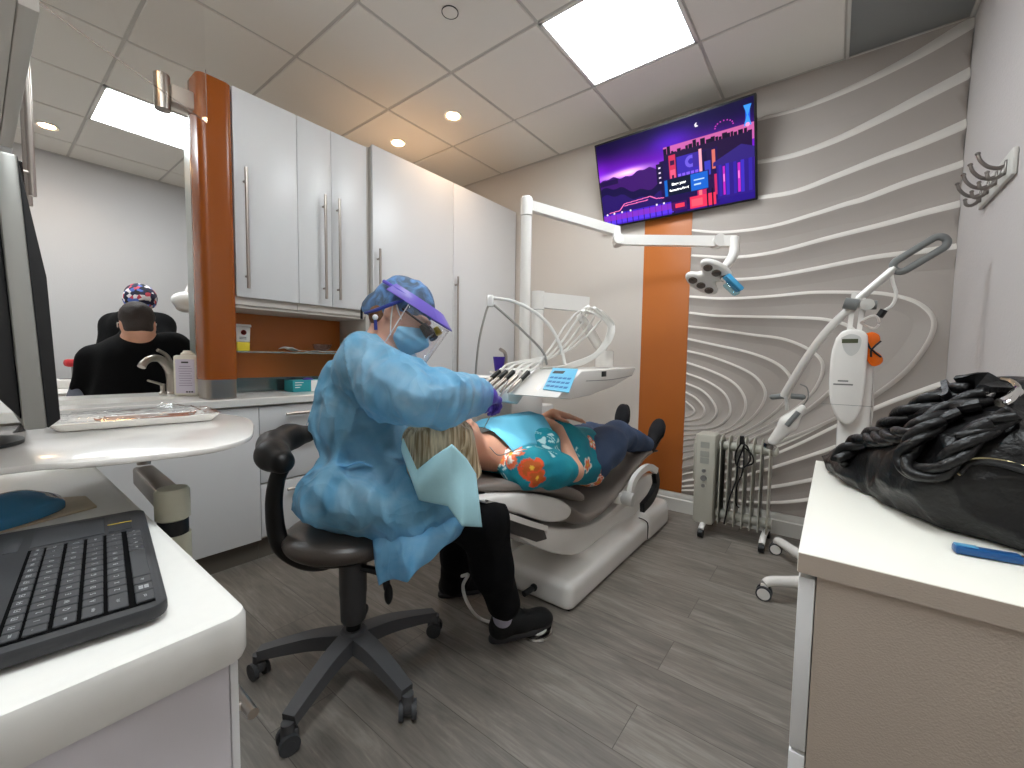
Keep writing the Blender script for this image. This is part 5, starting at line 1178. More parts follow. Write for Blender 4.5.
def shoe(parent, heel, toe, up, nm, m_up, m_sole, white_edge=False, h=.0028):
    heel = np.array(heel, float); toe = np.array(toe, float); L = np.linalg.norm(toe-heel); d = (toe-heel)/L; up = np.array(up, float); up = up-d*(up@d); up /= np.linalg.norm(up); sd = np.cross(d, up); R = np.array([d, sd, up]).T
    c = (heel+toe)/2; lo = c-.2; hi = c+.2
    f = SDF(lo, hi, .0035); w = .046
    f.chain([heel+d*.045+up*.045, heel+d*L*.5+up*.04, toe-d*.05+up*.032], [.040, .036, .030], k=.03, flat=(up, 1.0)); f.ell(toe-d*.06+up*.026, (.06, w*.95, .034), R, k=.03); f.cap(heel+d*.045+up*.045, heel+d*.05+up*.10, .036, .034, k=.02)
    f.plane_cut(heel+up*.018, -up, .003); f.plane_cut(heel+up*.098-d*.0, up+.0*d, .004)
    o = f.build(nm, m_up, parent)
    P = []
    for t in np.linspace(0, 2*PI, 40)[:-1]:
        a, b = math.cos(t), math.sin(t); wid = w*(.98 if a > 0 else .84)*(1-.10*abs(a)); P.append((L/2*math.copysign(abs(a)**.75, a), wid*math.copysign(abs(b)**.8, b)))
    so = MB().prism(P, c, d, sd, up, .019, .004).build('sole', m_sole, o, smooth=50)
    lc = MB()
    for k in range(4):
        q = heel+d*(L*.50+k*.022)+up*(.083-.011*k); lc.tube([q-sd*.022, q+up*.004, q+sd*.022], .003, 6, 3)
    lc.build('laces', m_up if not white_edge else m_sole, o)
    return o
# ---------------------------------------------------------------- the seated clinician
hy_ = thing('person', 'person in blue gown, cap and purple visor seated on the stool', 'person', (-1.2, .8, .5))
D0 = 1.385
HCn = U(403, 315, d=D0)
Fh = RIGHT*.83-UPV*.52-FWD*.10; Fh, Uh, Rt = basis(Fh, RIGHT*.52+UPV*.83)
if Rt@FWD > 0: Rt = -Rt          # her right side is towards the camera
nb_ = U(374, 350, d=D0)
pel = U(352, 500, d=1.38); chest = U(366, 392, d=1.38); shR, shL = U(362, 364, d=1.245), U(382, 354, d=1.51)
elR, wrR = U(416, 398, d=1.12), U(484, 396, d=1.33); elL, wrL = U(426, 400, d=1.64), U(466, 394, d=1.58)
kneeR, ankR = U(482, 520, d=1.36), U(503, 608, d=1.43); kneeL, ankL = U(462, 520, d=1.64), U(455, 586, d=1.76)
f = SDF((-1.75, .35, .0), (-.55, 1.75, 1.45), .0065)
head_sdf(f, HCn, Fh, Uh, Rt)
f.cap(nb_-Z1*.03, HCn-Uh*.06-Fh*.02, .056, .054, k=.03)
f.chain([pel, U(360, 445, d=1.38), chest], [.10, .085, .09], k=.05); f.chain([shR, nb_-Z1*.04, shL], [.055, .06, .055], k=.05)
f.chain([shR, elR, wrR], [.05, .042, .026], k=.02); f.chain([shL, elL, wrL], [.05, .042, .026], k=.02)
f.chain([pel+(kneeR-kneeL)*.3, kneeR, ankR], [.085, .055, .036], k=.03); f.chain([pel-(kneeR-kneeL)*.3, kneeL, ankL], [.085, .055, .036], k=.03)
f.cap(wrR, wrR+(wrR-elR)*.05, .020, .020, k=.01); f.cap(wrL, U(474, 402, d=1.54), .022, .022, k=.01)
f.build('body', m_skin, hy_)
# trousers
f = SDF((-1.75, .45, .0), (-.65, 1.75, .85), .0065)
f.chain([pel+(kneeR-kneeL)*.28, kneeR, lerp(kneeR, ankR, .5), ankR+Z1*.02], [.088, .082, .070, .058], k=.03); f.chain([pel-(kneeR-kneeL)*.3, kneeL, lerp(kneeL, ankL, .5), ankL+Z1*.02], [.088, .078, .066, .056], k=.03)
f.disp(lambda P: folds(P, (0, 0, 1), 16, .006, 2)); f.plane_cut(ankR-Z1*.022, -Z1, .004); f.cap(lerp(kneeL, ankL, .75), ankL+Z1*.025, .066, .062, k=.01)
f.build('trousers', m_scrub, hy_)
# scrub top under the gown
m_scr2 = m_scrub
f = SDF((-1.75, .45, .45), (-.65, 1.5, 1.25), .008)
f.chain([pel+Z1*.02, U(361, 445, d=1.38), chest], [.108, .090, .100], k=.05); f.chain([shR, nb_-Z1*.045, shL], [.056, .05, .056], k=.05)
f.build('scrub_top', m_scr2, hy_)
# gown
def gown_mat():
    m = bpy.data.materials.new('gown_blue'); m.use_nodes = True; t = NT(m); p = t.n['Principled BSDF']; out = t.n['Material Output']
    tc = t.new('ShaderNodeTexCoord'); n1 = t.new('ShaderNodeTexNoise'); n1.inputs['Scale'].default_value = 9; n1.inputs['Detail'].default_value = 6; n1.inputs['Distortion'].default_value = 1.2; t.link(tc.outputs['Object'], n1.inputs['Vector'])
    cr = t.new('ShaderNodeValToRGB'); cr.color_ramp.elements[0].position = .3; cr.color_ramp.elements[0].color = rgb(116, 194, 238); cr.color_ramp.elements[1].position = .7; cr.color_ramp.elements[1].color = rgb(162, 220, 250)
    t.link(n1.outputs['Fac'], cr.inputs[0]); t.link(cr.outputs[0], p.inputs['Base Color']); p.inputs['Roughness'].default_value = .55; p.inputs['Sheen Weight'].default_value = .2
    mp = t.new('ShaderNodeMapping'); mp.inputs['Scale'].default_value = (14, 14, 5); t.link(tc.outputs['Object'], mp.inputs['Vector'])
    v = t.new('ShaderNodeTexNoise'); v.noise_type = 'RIDGED_MULTIFRACTAL'; v.inputs['Scale'].default_value = .8; v.inputs['Detail'].default_value = 3; v.inputs['Distortion'].default_value = .6; t.link(mp.outputs[0], v.inputs['Vector'])
    bp = t.new('ShaderNodeBump'); bp.inputs['Strength'].default_value = .5; bp.inputs['Distance'].default_value = .010; t.link(v.outputs['Fac'], bp.inputs['Height'])
    nw = t.new('ShaderNodeTexNoise'); nw.inputs['Scale'].default_value = 5; nw.inputs['Detail'].default_value = 2; t.link(tc.outputs['Object'], nw.inputs['Vector'])
    wv_ = t.new('ShaderNodeVectorMath', operation='MULTIPLY_ADD'); wv_.inputs[1].default_value = (.22, .22, .12); t.link(nw.outputs['Color'], wv_.inputs[0])
    mq = t.new('ShaderNodeMapping'); mq.inputs['Scale'].default_value = (1, 1, .55); t.link(tc.outputs['Object'], mq.inputs['Vector']); t.link(mq.outputs[0], wv_.inputs[2])
    last = bp
    for sc_v, ds in ((9, .030), (21, .012)):
        vo = t.new('ShaderNodeTexVoronoi'); vo.inputs['Scale'].default_value = sc_v; t.link(wv_.outputs[0], vo.inputs['Vector'])
        b2 = t.new('ShaderNodeBump'); b2.inputs['Strength'].default_value = .8; b2.inputs['Distance'].default_value = ds; t.link(vo.outputs['Distance'], b2.inputs['Height']); t.link(last.outputs[0], b2.inputs['Normal']); last = b2
    t.link(last.outputs[0], p.inputs['Normal'])
    tr = t.new('ShaderNodeBsdfTransparent'); tr.inputs[0].default_value = (.75, .9, 1, 1); tl = t.new('ShaderNodeBsdfTranslucent'); t.link(cr.outputs[0], tl.inputs[0]); t.link(last.outputs[0], tl.inputs['Normal'])
    m1 = t.new('ShaderNodeMixShader'); m1.inputs[0].default_value = .25; t.link(p.outputs[0], m1.inputs[1]); t.link(tl.outputs[0], m1.inputs[2])
    m2 = t.new('ShaderNodeMixShader'); m2.inputs[0].default_value = .33; t.link(m1.outputs[0], m2.inputs[1]); t.link(tr.outputs[0], m2.inputs[2]); t.link(m2.outputs[0], out.inputs[0])
    return m
m_gown = gown_mat()
f = SDF((-1.65, .42, .38), (-.75, 1.6, 1.25), .0044)
wst = U(364, 455, d=1.38)
f.chain([chest+UPV*.02, lerp(chest, wst, .55)-RIGHT*.008, wst], [.118, .132, .112], k=.05)
f.chain([shR+FWD*.02-UPV*.015, nb_-Z1*.035-RIGHT*.012, shL-FWD*.02-UPV*.01], [.074, .062, .074], k=.04)
f.cap(nb_-Z1*.05, nb_+Z1*.003-RIGHT*.004, .074, .060, k=.03)
# skirt part on the seat and thighs
hipR, hipL = U(348, 492, d=1.27), U(352, 488, d=1.50)
f.chain([wst, lerp(hipR, hipL, .5)], [.108, .135], k=.04)
f.chain([hipR-RIGHT*.03, lerp(hipR, kneeR, .5)+Z1*.0, U(454, 507, d=1.32)], [.108, .104, .064], k=.05); f.chain([hipL, U(420, 490, d=1.58), U(450, 497, d=1.60)], [.11, .10, .065], k=.05)
f.ell(U(324, 500, d=1.33), (.07, .07, .05), k=.05)
f.cap(U(395, 480, d=1.34), U(444, 492, d=1.42), .09, .075, k=.06)
# pinch at the waist tie
# sleeves
elRg = elR; 
f.chain([shR, lerp(shR, elR, .55)-UPV*.012, elR, lerp(elR, wrR, .35)-UPV*.006, lerp(elR, wrR, .72)-UPV*.004], [.076, .078, .064, .066, .058], k=.03); f.cap(lerp(elR, wrR, .68), wrR-RIGHT*.002, .058, .036, k=.02)
f.chain([shL, elL, lerp(elL, wrL, .6)], [.082, .075, .062], k=.035); f.cap(lerp(elL, wrL, .6), wrL, .06, .036, k=.02)
ad_ = wrR-elR; ud_ = elR-shR
def gw(P):
    def crease(d, sc, amp, seed):
        d = np.array(d, float); d /= np.linalg.norm(d); Q = P-(P@d)[:, None]*d*.8+vnoise(P, 6, seed+3)[:, None]*.012
        return -amp*np.clip(1-np.abs(vnoise(Q, sc, seed))*2.6, 0, 1)**1.6
    a = folds(P, (.1, .1, 1), 8, .009, 1)+crease((.3, .2, 1), 9, .012, 21)+crease((1, .4, -.5), 8, .010, 31)
    b = folds(P, (.1, 0, 1), 21, .004, 5)+crease((-.3, .3, 1), 18, .006, 41)
    # folds across the forearm near the bend and cuff, and radiating at the waist
    def near(P, a_, b_, r):
        ab = b_-a_; t = np.clip(((P-a_)@ab)/(ab@ab), 0, 1)[:, None]; return np.exp(-(np.linalg.norm(P-a_-t*ab, axis=1)/r)**4), t[:, 0]
    w, t = near(P, elR, wrR, .10); c_ = np.sin(t*34+vnoise(P, 12, 3)*2.2)*.0042*w*np.clip(1.3-abs(t-.3), .3, 1)
    w2, t2 = near(P, shR, elR, .11); c2_ = np.sin(t2*13+vnoise(P, 9, 8)*3)*.006*w2
    wz = np.exp(-((P[:, 2]-wst[2])/.035)**2); c3 = .010*wz*(1-w)*(1-w2)
    ang = np.arctan2(P[:, 1]-wst[1], P[:, 0]-wst[0]); c4 = .006*np.sin(ang*11+P[:, 2]*25+vnoise(P, 7, 2)*1.5)*np.exp(-((P[:, 2]-wst[2]+.02)/.11)**2)*(1-w)
    a = a*(1-np.exp(-(np.linalg.norm(P-(nb_-Z1*.02), axis=1)/.10)**4)); return a*(1-w*.35)+b+c_+c2_+c3+c4
f.disp(gw)
# open neck and cuffs
f.cap(nb_+Z1*.01, nb_+Z1*.10+RIGHT*.03, .064, .075, k=.004, mode='s')
gn = f.build('gown', m_gown, hy_)
# loose skirt flap hanging from the thigh
def flap(u, v):
    tops_ = [U(372, 524, d=1.24), U(400, 528, d=1.21), U(430, 524, d=1.22), U(458, 514, d=1.26), U(480, 508, d=1.31)]
    bots_ = [U(380, 584, d=1.22), U(408, 580, d=1.18), U(428, 562, d=1.20), U(452, 541, d=1.25), U(478, 516, d=1.31)]
    def pl(L, s_):
        s_ = s_*(len(L)-1); i = min(int(s_), len(L)-2); return lerp(L[i], L[i+1], s_-i)
    p = lerp(pl(tops_, u), pl(bots_, u), v); k = math.sin(PI*min(1, v*1.0))
    return p+FWD*(-.012*math.sin(u*17+v*2.2)*v-.012*k)+UPV*(.006*math.sin(u*21)*v*v)
MB().grid(flap, 48, 26, .0012).build('gown_skirt_flap', m_gown, hy_, smooth=180)
def flap2(u, v):
    a = lerp(U(374, 530, d=1.28), U(424, 545, d=1.40), u); b = lerp(U(378, 575, d=1.30), U(412, 577, d=1.38), u)
    return lerp(a, b, v)+FWD*.012*math.sin(u*12+v)
MB().grid(flap2, 24, 14, .0012).build('gown_skirt_flap', m_gown, hy_, smooth=180)
# gown tie on the back
MB().tube([U(333, 462, d=1.25), U(346, 466, d=1.235), U(360, 462, d=1.23), U(372, 466, d=1.235)], [.006, .007, .006, .005], 8, flat=.5).build('waist_tie', m_gown, hy_)
# surgical cap with bun
def capmat():
    m = mat('cap_cloth', rgb(70, 92, 124), .7, bump=.2, bscale=50); t = NT(m); p = t.n['Principled BSDF']; tc = t.new('ShaderNodeTexCoord')
    v = t.new('ShaderNodeTexNoise'); v.inputs['Scale'].default_value = 16; v.inputs['Detail'].default_value = 5; v.inputs['Distortion'].default_value = 1.5; t.link(tc.outputs['Object'], v.inputs['Vector'])
    cr = t.new('ShaderNodeValToRGB'); e = cr.color_ramp.elements; e[0].position = .4; e[0].color = rgb(78, 96, 116); e[1].position = .62; e[1].color = rgb(102, 146, 200); t.link(v.outputs['Fac'], cr.inputs[0]); t.link(cr.outputs[0], p.inputs['Base Color']); return m
m_cap = capmat(); Rh_ = np.array([Rt, Fh, Uh]).T
f = SDF(HCn-.22, HCn+.22, .004)
f.ell(HCn+Uh*.032-Fh*.014, (.081, .100, .093), Rh_, k=0); f.ell(HCn-Fh*.085-Uh*.03, (.058, .050, .055), Rh_, k=.03)
f.disp(lambda P: folds(P, Uh, 22, .004, 4)+folds(P, Fh, 40, .002, 9))
f.plane_cut(HCn+Fh*.09+Uh*.034, Fh*.62-Uh*.9, .006)
f.plane_cut(HCn-Uh*.062, -Uh, .01)
f.cap(HCn+Fh*.05-Uh*.10, HCn+Fh*.02-Uh*.03, .06, .055, k=.006, mode='s')
cp = f.build('surgical_cap', m_cap, hy_)
m_tie = mat('blue_tie', rgb(52, 66, 150), .6)
sd_ = Rt
MB().tube([HCn+sd_*.086+Uh*.05+Fh*.02, HCn+sd_*.092+Uh*.01-Fh*.01, HCn+sd_*.086-Uh*.03-Fh*.045, HCn+sd_*.05-Uh*.06-Fh*.09], [.004, .006, .006, .004], 8).build('cap_tie', m_tie, cp)
MB().tube([HCn-Fh*.13-Uh*.02, HCn-Fh*.135-Uh*.05, HCn-Fh*.115-Uh*.085], .004, 8).build('cap_elastic', m_black, cp)
hair = SDF(HCn-.16, HCn+.16, .004); hair.ell(HCn-Fh*.05-Uh*.035, (.068, .05, .05), Rh_, k=0); hair.disp(lambda P: folds(P, Fh, 60, .002, 3)); hair.build('hair', mat('brown_hair', rgb(120, 82, 52), .6, bump=.4, bscale=120, stretch=(1, 1, .2)), hy_)
# mask
m_mask = mat('mask_blue', rgb(140, 204, 238), .7, bump=.1, bscale=90)
f = SDF(HCn-.2, HCn+.2, .0035)
f.ell(HCn+Fh*.048-Uh*.050, (.062, .066, .052), Rh_, k=0); f.cap(HCn+Fh*.088-Uh*.012, HCn+Fh*.108-Uh*.045, .012, .018, k=.03); f.cap(HCn+Fh*.075-Uh*.085, HCn+Fh*.05-Uh*.095, .018, .016, k=.03)
f.disp(lambda P: .0022*np.sin(((P-HCn)@Uh)*190)*np.exp(-(((P-HCn)@Uh+.045)/.03)**2))
f.plane_cut(HCn+Uh*.006+Fh*.1, Uh, .004); f.plane_cut(HCn+Fh*.030, -Fh, .004)
mk = f.build('face_mask', m_mask, hy_)
for a_, b_ in ((HCn+Fh*.03+Rt*.062-Uh*.015, HCn-Fh*.008+Rt*.081+Uh*.022), (HCn+Fh*.025+Rt*.060-Uh*.075, HCn-Fh*.015+Rt*.081+Uh*.018)):
    MB().tube([a_, lerp(a_, b_, .5)+Rt*.006, b_], .0022, 6).build('ear_loop', m_white, mk)
# visor and shield
m_visor = mat('purple_visor', rgb(122, 104, 205), .3, alpha=.92)
vs = thing_vis = None
def arc(r0, r1, z, n=40, a0=-1.55, a1=1.55, cz=HCn+Uh*.046):
    return [cz+Fh*(math.cos(t)*r0-.01)+Rt*math.sin(t)*r1+Uh*z for t in np.linspace(a0, a1, n)]
A1, A2 = arc(.124, .096, .020, cz=HCn+Uh*.052, a0=-1.75, a1=1.75), arc(.178, .112, -.010, cz=HCn+Uh*.052, a0=-1.75, a1=1.75)
V = []; F = []
for q in (A1, A2, [p-Uh*.003 for p in A2], [p-Uh*.004 for p in A1]): V += q
n = len(A1)
for i in range(4):
    for k in range(n-1): a = i*n+k; b = ((i+1) % 4)*n+k; F.append([a, a+1, b+1, b])
F += [[0, n, 2*n, 3*n], [n-1, 4*n-1, 3*n-1, 2*n-1]]
vb = MB().mesh(V, F).build('visor', m_visor, hy_, smooth=50)
MB().tube([p+Uh*.002 for p in arc(.106, .098, .0, cz=HCn+Uh*.056, a0=-2.3, a1=2.3)], .006, 8, 0).build('head_band', mat('band_purple', rgb(92, 80, 190), .4), vb)
m_shield = glossy_clear('face_shield_film', (.985, .98, .985, 1), .35)
def shf(u, v):
    t = -1.25+2.5*u; p = HCn+Uh*(.036-.175*v)+Fh*(math.cos(t)*(.172-.012*v)-.012)+Rt*math.sin(t)*(.112-.01*v); return p
MB().grid(shf, 40, 16, .0012).build('face_shield', m_shield, hy_, smooth=180)
MB().tube([shf(1-.0, v) for v in np.linspace(0, 1, 8)], .0016, 6, 0).tube([shf(u, 1) for u in np.linspace(0, 1, 24)], .0013, 6, 0).build('shield_edge', mat('shield_rim', rgb(235, 232, 238), .3, alpha=.7), hy_)
# loupes
lt = U(431, 318, d=D0)
lo_ = MB()
for q in (-1, 1): lo_.cyl(HCn+Fh*.086+Rt*q*.03+Uh*.006, HCn+Fh*.125+Rt*q*.024-Uh*.012, .013, .015, n=20)
lo_.tube([HCn+Fh*.11+Rt*.07*q+Uh*.008 if abs(q) < 1 else HCn+Fh*.02+Rt*.078*q+Uh*.016 for q in (-1, -.8, -.3, .3, .8, 1)], .0035, 8, 3)
lp_ = lo_.build('loupes', mat('loupe_dark', rgb(60, 46, 38), .35), hy_)
MB().cyl(HCn+Fh*.118+Uh*.022, HCn+Fh*.140+Uh*.010, .009, .011, n=20).build('headlamp', mat('gold_lamp', rgb(216, 190, 70), .3, metal=.4), lp_)
ld = bpy.data.lights.new('headlamp_beam', 'SPOT'); lo = bpy.data.objects.new('headlamp_beam', ld); COL.objects.link(lo); lo.parent = lp_
off = np.array(HCn+Fh*.146+Uh*.006)-np.array(_rootloc(lp_)); lo.location = off.tolist()
tgt = U(486, 418, d=1.47)-(HCn+Fh*.146+Uh*.006); lo.rotation_euler = Vector(tgt.tolist()).to_track_quat('-Z', 'Y').to_euler(); ld.energy = 9; ld.spot_size = .36; ld.spot_blend = .5; ld.shadow_soft_size = .01
MB().ell(HCn+Rt*.088-Fh*.035-Uh*.052, (.009, .009, .009)).build('white_button', m_white, cp)
MB().tube([HCn+Rt*.088-Fh*.035-Uh*.052, HCn+Rt*.080-Fh*.015-Uh*.085], .005, 8, 0).build('strap', m_tie, cp)
# gloves and the instruments held
m_glove = mat('violet_glove', rgb(92, 74, 178), .4, bump=.1, bscale=80)
f = SDF(wrR-.16, wrR+.16, .0030); wv = (wrR-elR)/np.linalg.norm(wrR-elR)
f.cap(wrR-wv*.03, wrR+wv*.02, .034, .031, k=0)
hand_sdf(f, wrR-wv*.006, RIGHT*.42-UPV*.12+FWD*.85, -UPV*.90-RIGHT*.30, -FWD*.6+UPV*.5-RIGHT*.2, .92, (1.25, 1.35, 1.4, 1.4), 1.0)
f.build('right_glove', m_glove, hy_)
f = SDF(wrL-.16, wrL+.16, .0035); wvl = (wrL-elL)/np.linalg.norm(wrL-elL)
f.cap(wrL-wvl*.02, wrL+wvl*.015, .030, .028, k=0); hand_sdf(f, wrL+wvl*.004, RIGHT*.35+UPV*.05-FWD*.1, -UPV*.9-RIGHT*.2, -FWD, .85, (.6, .7, .9, 1.0), .9)
f.build('left_glove', m_glove, hy_)
t = MB().tube([U(509, 379, d=1.44), U(500, 397, d=1.43), U(484, 428, d=1.43)], [.0016, .0036, .0014], 8, 0).build('dental_probe', m_chrome); tag(t, 'thin steel dental instrument held over the patient mouth', 'instrument')
# shoes
m_shoe = mat('black_shoe', rgb(10, 10, 11), .7, bump=.2, bscale=120); m_sole = mat('dark_sole', rgb(52, 50, 52), .6); m_sock = mat('lilac_sock', rgb(196, 194, 214), .8, bump=.3, bscale=120)
hR = U(491, 642, z=.018); tR = U(551, 621, z=.018); tR = hR+(tR-hR)/np.linalg.norm(tR-hR)*.265; hR = hR-(tR-hR)*.03
shoe(hy_, (*hR[:2], .018), (*tR[:2], .016), Z1, 'shoe', m_shoe, m_sole)
hL = U(438, 597, z=.0); tL = U(490, 586, z=.0); tL = hL+(tL-hL)/np.linalg.norm(tL-hL)*.255
shoe(hy_, (*hL[:2], .0), (*tL[:2], .0), Z1, 'shoe', m_shoe, m_sole)
MB().tube([ankL+Z1*.01, (*(hL+(tL-hL)*.22)[:2], .075)], [.05, .042], 20, 0).build('sock', m_scrub, hy_)
MB().tube([ankR+Z1*.0, (*(hR+(tR-hR)*.2)[:2], .09)], [.040, .034], 24, 0).build('sock', m_sock, hy_)
# ---------------------------------------------------------------- the patient
pt = thing('person', 'patient lying in the dental chair in a teal flowered top, jeans and black shoes', 'person', (-1.02, 1.7, .55))
PH = np.array([-1.035, 1.02, .735]); Fp, Up, Rp = basis(Z1*.93-Y1*.10+X1*.20, -Y1*.95-Z1*.15+X1*.1)
if Rp[0] < 0: Rp = -Rp
XP = -1.02
neck = np.array([-1.03, 1.17, .70]); chst = np.array([XP, 1.42, .655]); bel = np.array([XP, 1.66, .635]); plv = np.array([XP, 1.84, .56])
shRp, shLp = np.array([-.865, 1.235, .655]), np.array([-1.19, 1.235, .655])
elRp = U(573, 471, x=-.815); wrRp = U(558, 430, x=-.955); elLp = np.array([-1.27, 1.55, .62]); wrLp = np.array([-1.06, 1.70, .79])
kR, aR = U(617, 436, x=-.93), U(645, 444, x=-.905); kL, aL = U(590, 436, x=-1.14), U(614, 434, x=-1.12)
f = SDF((-1.40, .80, .30), (-.68, 3.0, 1.0), .0068)
head_sdf(f, PH, Fp, Up, Rp)
f.cap(PH-Up*.08-Fp*.01, neck, .055, .060, k=.03)
f.chain([chst, bel, plv], [.09, .09, .085], k=.06); f.chain([shRp, neck+Y1*.05, shLp], [.055, .06, .055], k=.05)
f.chain([shRp, lerp(shRp, elRp, .5), elRp, wrRp], [.052, .050, .042, .028], k=.015); f.chain([shLp, elLp, wrLp], [.052, .044, .028], k=.02)
f.chain([plv+X1*.07, kR, aR], [.072, .055, .036], k=.03); f.chain([plv-X1*.07, kL, aL], [.072, .055, .036], k=.03)
hand_sdf(f, wrRp, -X1*.72+Y1*.25+Z1*.30, -Z1*.9-X1*.2, -Y1, .95, (.15, .18, .2, .22), .3)
hand_sdf(f, wrLp, X1*.75+Y1*.15-Z1*.05, -Z1, -Y1, .95, (.15, .18, .2, .22), .3)
f.build('body', m_skinp, pt)
m_lip = None
# blouse with painted flowers
f = SDF((-1.40, 1.0, .40), (-.68, 2.05, 1.0), .0052)
f.chain([chst+Y1*.0-Z1*.01, bel-Z1*.012], [.128, .122], k=.08); f.cap(bel-Z1*.02, plv+Y1*.07+Z1*.01, .124, .136, k=.06)
f.ell(chst+X1*.085+Z1*.065-Y1*.02, (.074, .090, .052), k=.05); f.ell(chst-X1*.085+Z1*.065-Y1*.02, (.078, .095, .055), k=.05)
f.ell(bel+Z1*.040-Y1*.0, (.115, .13, .070), k=.06)
f.cap(chst+X1*.07-Z1*.04, plv+X1*.08+Y1*.02-Z1*.05, .085, .080, k=.05); f.cap(chst-X1*.07-Z1*.04, plv-X1*.06-Z1*.03, .085, .075, k=.05)
f.chain([shRp, neck+Y1*.075-Z1*.01, shLp], [.072, .07, .072], k=.05); f.cap(shRp-Y1*.035, chst+X1*.05, .060, .08, k=.05)
f.chain([shRp, lerp(shRp, elRp, .42), lerp(shRp, elRp, .74)], [.070, .068, .062], k=.03); f.chain([shLp, lerp(shLp, elLp, .7)], [.07, .062], k=.03)
f.disp(lambda P: folds(P, (1, .2, .3), 11, .006, 6)+folds(P, (.3, 1, 0), 24, .0025, 7))
f.cap(neck-Y1*.06+Z1*.07, neck+Y1*.045+Z1*.05, .07, .055, k=.006, mode='s')
sd3 = (elRp-shRp)/np.linalg.norm(elRp-shRp)
fr_ = np.random.RandomState(11)
flowers = [(U(u, v, x=xx), s_, k_) for u, v, xx, s_, k_ in ((508, 452, -.84, .058, 0), (499, 459, -.82, .030, 2), (534, 470, -.82, .052, 1), (540, 480, -.82, .040, 1), (585, 488, -.83, .042, 2), (600, 484, -.84, .042, 2), (594, 441, -.95, .04, 0), (590, 466, -.87, .040, 2), (545, 432, -.97, .05, 3), (522, 443, -.95, .035, 3), (498, 472, -.84, .045, 3), (572, 496, -.83, .04, 0), (548, 447, -.86, .045, 3), (578, 452, -.86, .035, 3), (605, 474, -.86, .035, 0))]
for _ in range(8): flowers.append((np.array([fr_.uniform(-1.25, -.98), fr_.uniform(1.2, 1.95), fr_.uniform(.6, .85)]), fr_.uniform(.035, .05), int(fr_.randint(0, 4))))
def shirtcol(V):
    base = rgbl(20, 150, 165); base2 = rgbl(10, 120, 142); n = vnoise(V, 14, 3)[:, None]*.5+.5; c = base*(n)+base2*(1-n)
    o_ = np.array([0, 0, CAM_H]); flo = []
    for ctr_, r, kind in flowers:
        ry = ctr_-o_; ry = ry/np.linalg.norm(ry); w_ = V-o_; tt_ = w_@ry; dd_ = np.linalg.norm(w_-tt_[:, None]*ry, axis=1); near_v = np.where(dd_ < .012)[0]
        if len(near_v): ctr_ = V[near_v[np.argmin(tt_[near_v])]]
        flo.append((ctr_, r, kind))
    for ctr_, r, kind in flo:
        d = V-ctr_; dist = np.linalg.norm(d, axis=1); a = np.arctan2(d[:, 2]+.0, d[:, 1]-d[:, 0]*.5)
        a = a+r*40; q = dist/r
        if kind == 3:
            mk = (q < 1) & (np.abs(np.sin(a*2.5)) > .93) & (q > .25); c[mk] = rgbl(190, 225, 225); continue
        pet = q < .55+.45*np.abs(np.cos(a*2.5)); inner = q < .45+.25*np.abs(np.cos(a*2.5))
        cols_ = {0: ((240, 120, 80), (250, 240, 230)), 1: ((225, 85, 40), (190, 90, 30)), 2: ((245, 238, 228), (240, 130, 80))}[kind]
        c[pet] = rgbl(*cols_[0]); mk = inner if kind else (inner & (np.cos(a*5) > 0)); c[mk] = rgbl(*cols_[1]); c[q < .16] = rgbl(235, 190, 60)
    return np.concatenate([c, np.ones((len(c), 1))], 1)
f.build('blouse', attr_mat('flower_print', .75, bump=.15, bscale=60), pt, cols=shirtcol)
# jeans
m_jean = mat('dark_denim', rgb(62, 78, 106), .85, bump=.25, bscale=220, var=.18, vscale=9)
f = SDF((-1.36, 1.65, .32), (-.76, 2.85, .95), .006)
f.chain([plv+X1*.07+Y1*.05, lerp(plv+X1*.08, kR, .55), kR, lerp(kR, aR, .5), aR], [.115, .105, .080, .066, .052], k=.03); f.chain([plv-X1*.07, lerp(plv-X1*.08, kL, .55), kL, aL], [.125, .10, .078, .054], k=.03)
f.disp(lambda P: folds(P, (1, .1, .3), 14, .005, 5)); f.plane_cut(aR+Y1*.03-Z1*.0, (aR-kR), .004)
f.build('jeans', m_jean, pt)
m_suede = mat('black_suede', rgb(26, 26, 30), .85, bump=.2, bscale=200)
def foot(an, toe_uv, xx, yy):
    toe = U(*toe_uv, x=xx); up = Z1*.4-Y1*.9
    heel = an+Y1*.06-Z1*.035
    f = SDF(heel-.25, heel+.30, .0042); t_ = toe-heel; L = .235; d = t_/np.linalg.norm(t_); n_ = np.cross(d, X1); n_ = n_ if n_[1] < 0 else -n_; Rf = np.array([X1, d, n_]).T
    f.chain([an-Y1*.0, heel-Y1*.012], [.042, .036], k=.02); f.chain([heel, heel+d*L*.55, heel+d*(L-.035)], [.034, .036, .026], k=.03, flat=(n_, .8)); f.ell(heel+d*(L-.075)+n_*-.0, (.045, .068, .028), Rf, k=.02)
    f.plane_cut(heel-n_*.028, -n_, .004); o = f.build('shoe', m_suede, pt)
    P = [( .046*math.copysign(abs(math.sin(t))**.85, math.sin(t))*(1 if math.cos(t) > 0 else .82), (L/2+.012)*math.cos(t)) for t in np.linspace(0, 2*PI, 36)[:-1]]
    MB().prism(P, heel+d*(L/2-.014)-n_*.028, X1, d, -n_, .012, .003).build('sole', m_black, o, smooth=50)
foot(aR, (664, 413), -.875, 0); foot(aL, (624, 405), -1.10, 0)
